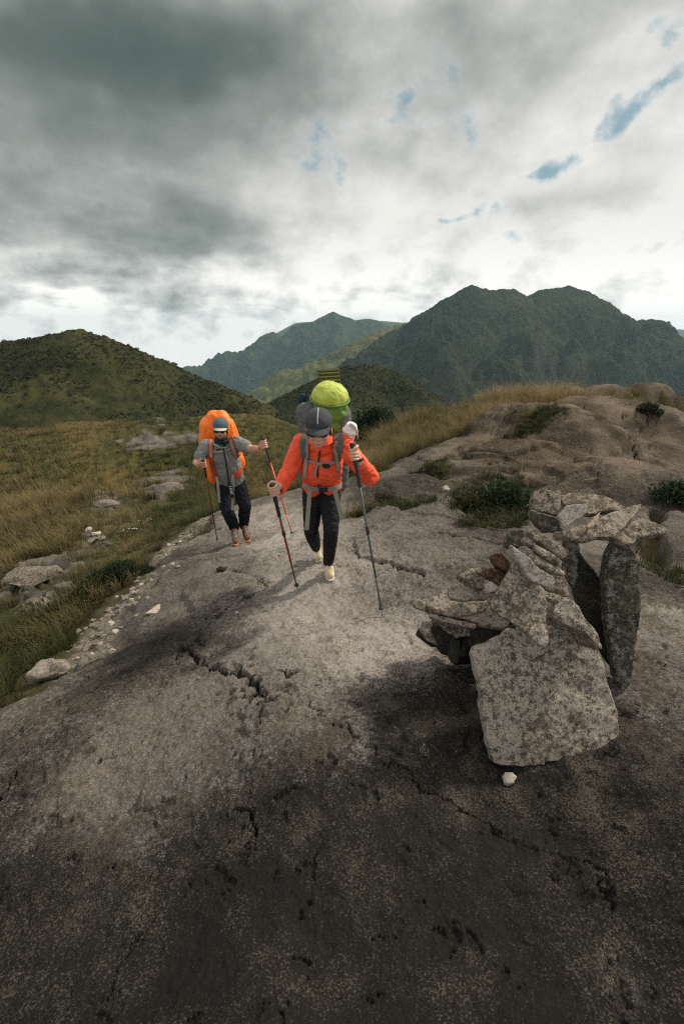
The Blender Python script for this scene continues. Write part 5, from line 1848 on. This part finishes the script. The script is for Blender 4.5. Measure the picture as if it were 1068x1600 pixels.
def cap_mesh(parent, P, ax, origin, crown_mat, visor_mat, s, drop, line=False):
    bm = bmesh.new()
    add_ell(bm, P(0, .008, .052), (.088 * s, .103 * s, .082 * s), ax, 24)
    bmesh.ops.bisect_plane(bm, geom=bm.verts[:] + bm.edges[:] + bm.faces[:], plane_co=P(0, 0, .040), plane_no=-ax[2], clear_outer=True)
    edges = [e for e in bm.edges if e.is_boundary]
    bmesh.ops.contextual_create(bm, geom=edges)
    me = bpy.data.meshes.new('cap')
    bmesh.ops.recalc_face_normals(bm, faces=bm.faces)
    bm.to_mesh(me)
    bm.free()
    me = fuse(me, .005, 3)
    set_coords(me, coords(me) - np.array(origin))
    wrinkle(me, .0012, 28, 810)
    cp = put('cap', me, crown_mat, parent)
    # visor: a curved plate from the front rim
    V, F = [], []
    nu, nv = 15, 7
    for top in (0, 1):
        for j in range(nv):
            f = j / (nv - 1)
            for i in range(nu):
                a = -1.0 + 2.0 * i / (nu - 1)
                q = a * 1.15
                rx = .086 * s
                x_ = math.sin(q) * rx * (1.0 - .10 * f)
                y_ = -(math.cos(q) * (.092 * s) - .006) - f * .068 * s * (1 - .45 * a * a)
                h_ = .043 - drop * f - .022 * a * a * (1 - .3 * f) + top * .004
                V.append(P(x_ / s, y_ / s, h_) - Vector(origin))
    n1 = nu * nv
    for j in range(nv - 1):
        for i in range(nu - 1):
            a = j * nu + i
            F.append((a, a + nu, a + nu + 1, a + 1))
            F.append((n1 + a, n1 + a + 1, n1 + a + nu + 1, n1 + a + nu))
    rim = [i for i in range(nu)] + [j * nu + nu - 1 for j in range(1, nv)] + [(nv - 1) * nu + i for i in range(nu - 2, -1, -1)] + [j * nu for j in range(nv - 2, 0, -1)]
    for k in range(len(rim)):
        a, b_ = rim[k], rim[(k + 1) % len(rim)]
        F.append((a, b_, n1 + b_, n1 + a))
    me = bpy.data.meshes.new('visor')
    me.from_pydata([tuple(v) for v in V], [], F)
    me.update()
    me.polygons.foreach_set('use_smooth', [True] * len(me.polygons))
    put('visor', me, visor_mat, cp)
    if line:
        pts = []
        for k in range(13):
            q = math.radians(15 + 80 * k / 12)
            pts.append(P(0, .008 - .104 * math.cos(q), .052 + .083 * math.sin(q)))
        band('piping', pts, .007, .0025, CAPLINE, cp, origin, [(p - P(0, .008, .04)).normalized() for p in pts], .001)
    return cp


def glasses(parent, P, ax, origin, s=1.0):
    bm = bmesh.new()
    for q in (-1, 1):
        add_ell(bm, P(q * .034, -.094, .002), (.030 * s, .007 * s, .020 * s), ax, 16)
        chain(bm, [(P(q * .060, -.086, .010), .004), (P(q * .080, -.01, .004), .003)])
    chain(bm, [(P(-.012, -.099, .006), .004), (P(.012, -.099, .006), .004)])
    me = bpy.data.meshes.new('sunglasses')
    bm.to_mesh(me)
    bm.free()
    set_coords(me, coords(me) - np.array(origin))
    me.polygons.foreach_set('use_smooth', [True] * len(me.polygons))
    return put('sunglasses', me, GLASS, parent)


def lips(parent, P, origin):
    L = [[(P(-.021, -.0845, -.067) - origin, .0030), (P(0, -.0935, -.065) - origin, .0048), (P(.021, -.0845, -.067) - origin, .0030)]]
    put('lips', tube_mesh('lips', L, 8), LIP, parent)


cap_mesh(root_w, HP, HA, OW, CAPG, CAPG, 1.08, .026, True)
glasses(root_w, HP, HA, OW, 1.06)
lips(root_w, HP, OW)
# her poles
pole('dark red trekking pole with a round grey knob in the woman\'s lower hand', pR_top, pR_tip, POLED, True, strap_to=(wrR.lerp(gR, .35), (wrR - gR).cross(pRz)))
pole('grey-green trekking pole gripped in the woman\'s raised hand', pL_top, pL_tip, POLEG, False, strap_to=(wrL.lerp(gL, .35), (wrL - gL).cross(pLz)))

# ---- her backpack
pk = thing('backpack', at(505, 735, 3.80), 'tall grey backpack with a lime-green top cover on the woman\'s back', 'backpack')
OP = pk.location.copy()
back = at(505, 700, 3.60)
top = at(514, 628, 3.66)
bm = bmesh.new()
for sx in (-.10, .10):
    chain(bm, [(at(505, 752, 3.76) + Vector((sx, 0, 0)), .11), (at(505, 700, 3.66) + Vector((sx, 0, 0)), .13), (at(508, 650, 3.60) + Vector((sx * .9, 0, 0)), .115)])
me = fused('pack_body', bm, .010, 6, OP)
wrinkle(me, .006, 9, 820)
put('pack_body', me, PACKG, pk)
# lower green bag and lime cap over it
bm = bmesh.new()
add_ell(bm, at(516, 640, 3.56), (.135, .13, .125))
add_ell(bm, at(514, 662, 3.58), (.125, .12, .10))
me = fused('top_bag', bm, .008, 5, OP)
wrinkle(me, .006, 10, 821)
put('top_bag', me, LIMED, pk)
bm = bmesh.new()
c = at(515, 621, 3.55)
upk = Vector((.06, -.25, .97)).normalized()
xk, yk, zk = frame(upk, (0, -1, 0))
add_ell(bm, c, (.142, .142, .118), (xk, yk, zk), 28)
bmesh.ops.bisect_plane(bm, geom=bm.verts[:] + bm.edges[:] + bm.faces[:], plane_co=c - zk * .01, plane_no=-zk, clear_outer=True)
bmesh.ops.contextual_create(bm, geom=[e for e in bm.edges if e.is_boundary])
me = bpy.data.meshes.new('rain_cover')
bm.to_mesh(me)
bm.free()
me = fuse(me, .007, 3)
set_coords(me, coords(me) - np.array(OP))
wrinkle(me, .004, 11, 822, (1, 1, .5))
cv = put('rain_cover', me, LIME, pk)
ring = [c - zk * .012 + xk * .150 * math.cos(k * math.pi / 12) + yk * .147 * math.sin(k * math.pi / 12) for k in range(25)]
put('drawcord_hem', tube_mesh('drawcord_hem', [[(p - OP, .008) for p in ring]], 6), LIMED, cv)
# side pocket bulging at the left of the picture, dark blue bag behind it
bm = bmesh.new()
chain(bm, [(at(478, 668, 3.58), .062), (at(476, 642, 3.60), .066)])
me = fused('side_pocket', bm, .008, 4, OP)
wrinkle(me, .006, 14, 823)
put('side_pocket', me, PACKG, pk)
# straps over the shoulders
for pix, pix2 in (([(481, 676), (476, 684), (474, 698), (476, 712), (482, 720)], [(480, 686), (479, 704), (478, 724), (477, 746)]),
                  ([(524, 676), (530, 684), (530, 700), (527, 714), (523, 722)], [(526, 690), (525, 706), (526, 724), (529, 748)])):
    pth, nn = press(JB, pix, .006)
    band('shoulder_strap', pth, .058, .014, PACKG, pk, OP, nn)
    pth, nn = press(JB, pix2, .024)
    band('webbing', pth, .024, .004, STRAP, pk, OP, nn)
pth, nn = press(JB, [(475, 718), (487, 721), (500, 724), (514, 724), (528, 721)], .014)
band('chest_strap', pth, .022, .004, STRAP, pk, OP, nn)
pth, nn = press(JB, [(506, 724), (508, 727), (514, 726)], .022)
band('buckle', pth, .030, .010, STRAPD, pk, OP, nn)
pth, nn = press(JB, [(497, 724), (494, 733), (491, 744)], .016)
band('webbing', pth, .016, .004, STRAP, pk, OP, nn)
pth, nn = press(JB, [(476, 757), (488, 762), (503, 764), (518, 763), (531, 758)], .012)
band('hip_belt', pth, .036, .010, STRAP, pk, OP, nn)
pth, nn = press(JB, [(498, 764), (505, 764), (512, 764)], .024)
band('buckle', pth, .034, .012, STRAPD, pk, OP, nn)
for q in ([at(484, 764, 3.40), at(482, 790, 3.36), at(479, 828, 3.33)], [at(522, 764, 3.40), at(528, 786, 3.36), at(534, 812, 3.36)]):
    band('webbing', smooth_path(q, 5), .034, .004, STRAP, pk, OP, (0, -1, .1))
    
bm = bmesh.new()
chain(bm, [(at(470, 652, 3.72), .030), (at(472, 622, 3.74), .036)])
me = fused('stuff_sack', bm, .007, 3, at(472, 640, 3.73))
wrinkle(me, .005, 18, 824)
o = put('stuff_sack', me, NAVY, None, 'dark blue bag strapped to the side of the woman\'s grey pack', 'bag')
o.location = at(472, 640, 3.73)
# folded foam mat standing behind the cover
fm_c = at(514, 596, 3.72)
mat_root = thing('sleeping_mat', fm_c, 'olive folded foam sleeping mat strapped upright behind the lime-green cover', 'mat')
for k in range(13):
    h0 = -.085 + k * .0140
    e_ = .004 * (k % 2)
    bm = bmesh.new()
    for q in (0, .02, .04, .06, .08):
        chain(bm, [(Vector((-.076 + e_, q, h0)), .0076), (Vector((.086 - e_, q, h0 - .008)), .0076)])
    put('fold', roughen(fused('fold', bm, .004, 2), .0010, 30, 830 + k), FOAM if k % 2 else FOAMD, mat_root)
mat_root.rotation_euler = (.05, -.10, .08)
# white lidded pot hanging at the side
pc = at(544, 683, 3.36)
pot = thing('pot', pc, 'white plastic pot hanging from the side of the woman\'s pack beside her raised hand', 'pot')
put('pot_body', tube_mesh('pot_body', [[((0, 0, -.085), .030), ((0, 0, -.08), .036), ((0, 0, -.02), .042), ((0, 0, .03), .052), ((0, 0, .045), .054)]], 24), WHITEP, pot)
put('lid', tube_mesh('lid', [[((0, 0, .046), .060), ((0, 0, .056), .061), ((0, 0, .060), .056), ((-.002, 0, .105), .040), ((-.002, 0, .112), .034), ((-.002, 0, .113), .002)]], 24), WHITEP, pot)
hb = [Vector((-.02, -.03, .118)), Vector((.012, -.045, .116)), Vector((.038, -.046, .085)), Vector((.060, -.040, .050)), Vector((.066, -.030, .02))]
band('strap', smooth_path(hb, 4), .020, .003, STRAP, pot, (0, 0, 0), Vector((.6, -.6, .5)))
pot.rotation_euler = (.25, .25, 0)

# ================================================================== the man in the grey T-shirt
mtF, mtB = hp(369, 853), hp(388, 847)
hipA, hipB = at(349, 757, 5.86), at(372, 757, 5.88)
knA, anA = at(356, 800, 5.62), at(367, 836, 5.76)
knB, anB = at(383, 790, 5.74), at(381, 830, 5.92)
anA.z, anB.z = max(anA.z, mtF.z + .10), max(anB.z, mtB.z + .10)
mpel, mwai, mche, mnek = at(360, 752, 5.88), at(357, 735, 5.82), at(350, 712, 5.74), at(346, 692, 5.66)
mshR, mshL = at(323, 697, 5.72), at(371, 692, 5.70)
melR, mwrR = at(307, 723, 5.60), at(314, 728, 5.40)
melL, mwrL = at(394, 702, 5.52), at(407, 701, 5.30)
mhd = at(345, 671, 5.58)
mup, mfw = Vector((.06, -.06, .99)), Vector((.10, -.98, -.06))
mR_tip, mR_top = hp(340, 847), at(317.5, 718, 5.34)
mL_tip, mL_top = hp(458, 840), at(410.5, 684, 5.24)
mRz, mLz = (mR_top - mR_tip).normalized(), (mL_top - mL_tip).normalized()
mgR, mgL = mR_top - mRz * .07, mL_top - mLz * .08
root_m = thing('person', (mtF.x, mtF.y + .1, mtF.z), 'bearded man hiker in a grey T-shirt, dark trousers, blue cap and sunglasses', 'person')
OM = root_m.location.copy()
bm = bmesh.new()
leg(bm, hipA, knA, anA, (.085, .07, .052, .05, .036))
leg(bm, hipB, knB, anB, (.085, .07, .052, .05, .036))
chain(bm, [(mpel, .115), (mwai, .115), (mche, .125), (mnek, .062), (mnek.lerp(mhd, .6), .060)])
chain(bm, [(mche, .11), (mshL, .055)])
chain(bm, [(mche, .11), (mshR, .055)])
chain(bm, [(mshL, .060), (mshL.lerp(melL, .5), .055), (melL, .046), (melL.lerp(mwrL, .35), .047), (mwrL, .030)])
chain(bm, [(mshR, .060), (mshR.lerp(melR, .5), .055), (melR, .046), (melR.lerp(mwrR, .35), .047), (mwrR, .030)])
hand(bm, mgR, mRz, mwrR, Vector((.4, -1, 0)), 1.12)
hand(bm, mgL, mLz, mwrL, Vector((-.4, -1, 0)), 1.12)
MP, MA = head_parts(bm, mhd, mup, mfw, 1.04)
put('body', fused('body', bm, .0045, 2, OM), SKIN_M, root_m)
# trousers
bm = bmesh.new()
leg(bm, hipA, knA, anA + Vector((0, 0, .02)), (.112, .098, .080, .076, .066))
leg(bm, hipB, knB, anB + Vector((0, 0, .02)), (.112, .098, .080, .076, .066))
chain(bm, [(mpel + Vector((0, 0, .02)), .135), (mwai, .12)])
chain(bm, [(hipA, .11), (hipB, .11)])
me = fused('trousers', bm, .010, 4, OM)
wrinkle(me, .007, 9, 841, (1, 1, .8))
wrinkle(me, .004, 20, 842)
put('trousers', me, PANTS, root_m)
# shirt
bm = bmesh.new()
for sx in (-1, 1):
    chain(bm, [(mpel + Vector((sx * .055, -.01, .03)), .132), (mwai + Vector((sx * .055, -.015, .0)), .132), (mche + Vector((sx * .06, 0, 0)), .136)])
chain(bm, [(mche, .14), (mnek - Vector((0, 0, .03)), .088)])
chain(bm, [(mche, .12), (mshL, .088), (mshL.lerp(melL, .62), .080)])
chain(bm, [(mche, .12), (mshR, .088), (mshR.lerp(melR, .62), .080)])
add_ell(bm, mwai + Vector((0, -.06, .05)), (.135, .10, .15))
me = fused('shirt', bm, .009, 4, OM)
wrinkle(me, .006, 9, 843)
put('shirt', me, TSHIRT, root_m)
MB_ = bvh_of(me, OM)
shoe(root_m, anA, mtF, OM, (0, -.05, 1), SHOE_M, SOLE_O, 1.12)
shoe(root_m, anB, mtB, OM, (.0, -.05, 1), SHOE_M, SOLE_O, 1.12)
# neck tube, beard, hair
bm = bmesh.new()
chain(bm, [(mnek - Vector((0, .0, .045)), .085), (mnek + Vector((0, .0, .03)), .088), (MP(0, .03, -.125), .076)])
add_ell(bm, MP(0, .0, -.140), (.078, .075, .040), MA)
me = fused('neck_tube', bm, .008, 4, OM)
wrinkle(me, .006, 14, 845, (1, 1, 2))
put('neck_tube', me, GAITER, root_m)
bm = bmesh.new()
for k in range(9):
    q = -1.25 + 2.5 * k / 8
    add_ell(bm, MP(.060 * math.sin(q), -.072 * math.cos(q) + .004, -.078 - .014 * math.cos(q)), (.014, .013, .026), MA, 10)
chain(bm, [(MP(-.022, -.084, -.055), .006), (MP(0, -.094, -.053), .006), (MP(.022, -.084, -.055), .006)])
put('beard', roughen(fused('beard', bm, .006, 2, OM), .002, 80, 846), HAIR, root_m)
bm = bmesh.new()
add_ell(bm, MP(0, .030, .0), (.086, .085, .075), MA)
for q in (-1, 1):
    chain(bm, [(MP(q * .074, -.01, .02), .014), (MP(q * .076, -.012, -.05), .009)])
put('hair', roughen(fused('hair', bm, .007, 3, OM), .003, 60, 847), HAIR, root_m)
cap_mesh(root_m, MP, MA, OM, CAPB, CAPV, 1.08, .020)
glasses(root_m, MP, MA, OM, 1.08)
lips(root_m, MP, OM)
pole('thin red trekking pole at the man\'s side, planted by his trailing hand', mR_top, mR_tip, POLED, False, strap_to=(mwrR.lerp(mgR, .35), (mwrR - mgR).cross(mRz)))
pole('bright red trekking pole in the man\'s outstretched hand', mL_top, mL_tip, POLER, False, low_mat=POLER, strap_to=(mwrL.lerp(mgL, .35), (mwrL - mgL).cross(mLz)))
# his pack
pk2 = thing('backpack', at(352, 745, 6.05), 'big backpack under a bright orange rain cover on the man\'s back', 'backpack')
OQ = pk2.location.copy()
bm = bmesh.new()
for sx in (-.13, .10):
    chain(bm, [(at(352, 740, 6.05) + Vector((sx, 0, 0)), .14), (at(347, 700, 6.02) + Vector((sx, 0, 0)), .17), (at(341, 668, 5.98) + Vector((sx * .72, 0, 0)), .155), (at(341, 655, 5.98) + Vector((sx * .4, 0, 0)), .115)])
add_ell(bm, at(372, 722, 6.0), (.09, .10, .14))
me = fused('rain_cover', bm, .011, 6, OQ)
wrinkle(me, .009, 5, 850, (1, 1, .35))
wrinkle(me, .0022, 14, 851, (1, 1, .5))
put('rain_cover', me, ORANGE, pk2)
for pix, pix2 in (([(333, 681), (329, 690), (330, 704), (332, 722), (337, 742)], [(330, 688), (330, 702), (332, 714)]), ([(360, 681), (363, 692), (366, 704), (371, 714)], [(361, 688), (364, 700), (368, 710)])):
    pth, nn = press(MB_, pix, .006)
    band('shoulder_strap', pth, .062, .016, STRAPR, pk2, OQ, nn)
    pth, nn = press(MB_, pix2, .026)
    band('webbing', pth, .030, .004, STRAP, pk2, OQ, nn)
pth, nn = press(MB_, [(331, 705), (340, 706), (350, 704), (360, 701)], .012)
band('chest_strap', pth, .026, .004, STRAP, pk2, OQ, nn)
pth, nn = press(MB_, [(333, 693), (343, 698), (350, 700), (357, 696), (361, 691)], .014)
band('webbing', pth, .024, .004, STRAP, pk2, OQ, nn)
pth, nn = press(MB_, [(350, 701), (354, 711), (358, 722), (364, 733)], .018)
band('webbing', pth, .026, .004, STRAP, pk2, OQ, nn)
pth, nn = press(MB_, [(331, 735), (335, 742), (341, 748)], .012)
band('hip_belt', pth, .08, .016, STRAPR, pk2, OQ, nn)
pth, nn = press(MB_, [(377, 733), (371, 740), (363, 745)], .012)
band('hip_belt', pth, .08, .016, STRAPR, pk2, OQ, nn)
for q in ([at(339, 745, 5.66), at(341, 765, 5.62), at(343, 785, 5.60)], [at(364, 742, 5.64), at(364, 770, 5.60), at(363, 797, 5.58)]):
    band('webbing', smooth_path(q, 5), .034, .004, STRAP, pk2, OQ, (0, -1, .1))
# camera bag / bottle hanging in front of him on a dark strap
cb = at(361, 766, 5.52)
cam_root = thing('camera_pouch', cb, 'small black pouch with pale lettering hanging in front of the man', 'pouch')
bm = bmesh.new()
chain(bm, [(Vector((-.012, 0, .10)), .030), (Vector((.012, 0, -.08)), .034)])
put('pouch', roughen(fused('pouch', bm, .006, 4), .002, 30, 860), STRAPD, cam_root)
LT = []
z0 = .055
for ch in range(4):
    zc = z0 - ch * .032
    xo = .004 + ch * .004
    st = [((-.012, .010), (.010, .010)), ((-.012, -.010), (-.012, .010)), ((.010, .010), (.010, 0)), ((-.012, 0), (.010, 0)), ((-.012, -.010), (.010, -.010))]
    for (a0, b0_), (a1, b1) in st[: 3 + ch % 3]:
        LT.append([(Vector((xo + a0, -.0345, zc + b0_)), .0030), (Vector((xo + a1, -.0345, zc + b1)), .0030)])
put('lettering', tube_mesh('lettering', LT, 5), CAPLINE, cam_root)
rg = [Vector((.016 + .020 * math.cos(k * math.pi / 6), -.02, -.105 + .018 * math.sin(k * math.pi / 6))) for k in range(13)]
put('ring', tube_mesh('ring', [[(p, .005) for p in rg]], 6), STRAPR, cam_root)
q = [at(349, 700, 5.52), at(352, 715, 5.46), at(355, 735, 5.44), at(358, 752, 5.50), cb + Vector((-.012, 0, .12))]
band('strap', smooth_path(q, 5), .022, .004, STRAPD, cam_root, cb, (0, -1, .1))

# ------------------------------------------------------------------ haze
def box_mesh(name, lo, hi):
    x0, y0, z0 = lo
    x1, y1, z1 = hi
    v = [(x0, y0, z0), (x1, y0, z0), (x1, y1, z0), (x0, y1, z0), (x0, y0, z1), (x1, y0, z1), (x1, y1, z1), (x0, y1, z1)]
    f = [(0, 3, 2, 1), (4, 5, 6, 7), (0, 1, 5, 4), (1, 2, 6, 5), (2, 3, 7, 6), (3, 0, 4, 7)]
    return mesh_from(name, v, f, False)


hm = bpy.data.materials.new('haze')
hm.use_nodes = True
hm.node_tree.nodes.clear()
ht = NT(hm.node_tree)
ho = ht.new('ShaderNodeOutputMaterial')
hv = ht.new('ShaderNodeVolumePrincipled')
hv.inputs['Color'].default_value = (0.50, 0.78, 0.90, 1)
hv.inputs['Density'].default_value = 0.72e-4
hv.inputs['Anisotropy'].default_value = 0.3
ht.l.new(hv.outputs[0], ho.inputs['Volume'])
_zs = [(o.matrix_world @ Vector(c)).z for o in COL.objects if o.type == 'MESH' for c in o.bound_box]
haze = put('haze', box_mesh('haze', (-5200, -5200, min(_zs) - 1), (5200, 6300, max(_zs) + 5)), hm, kind='stuff', label='thin blue haze over the valley')
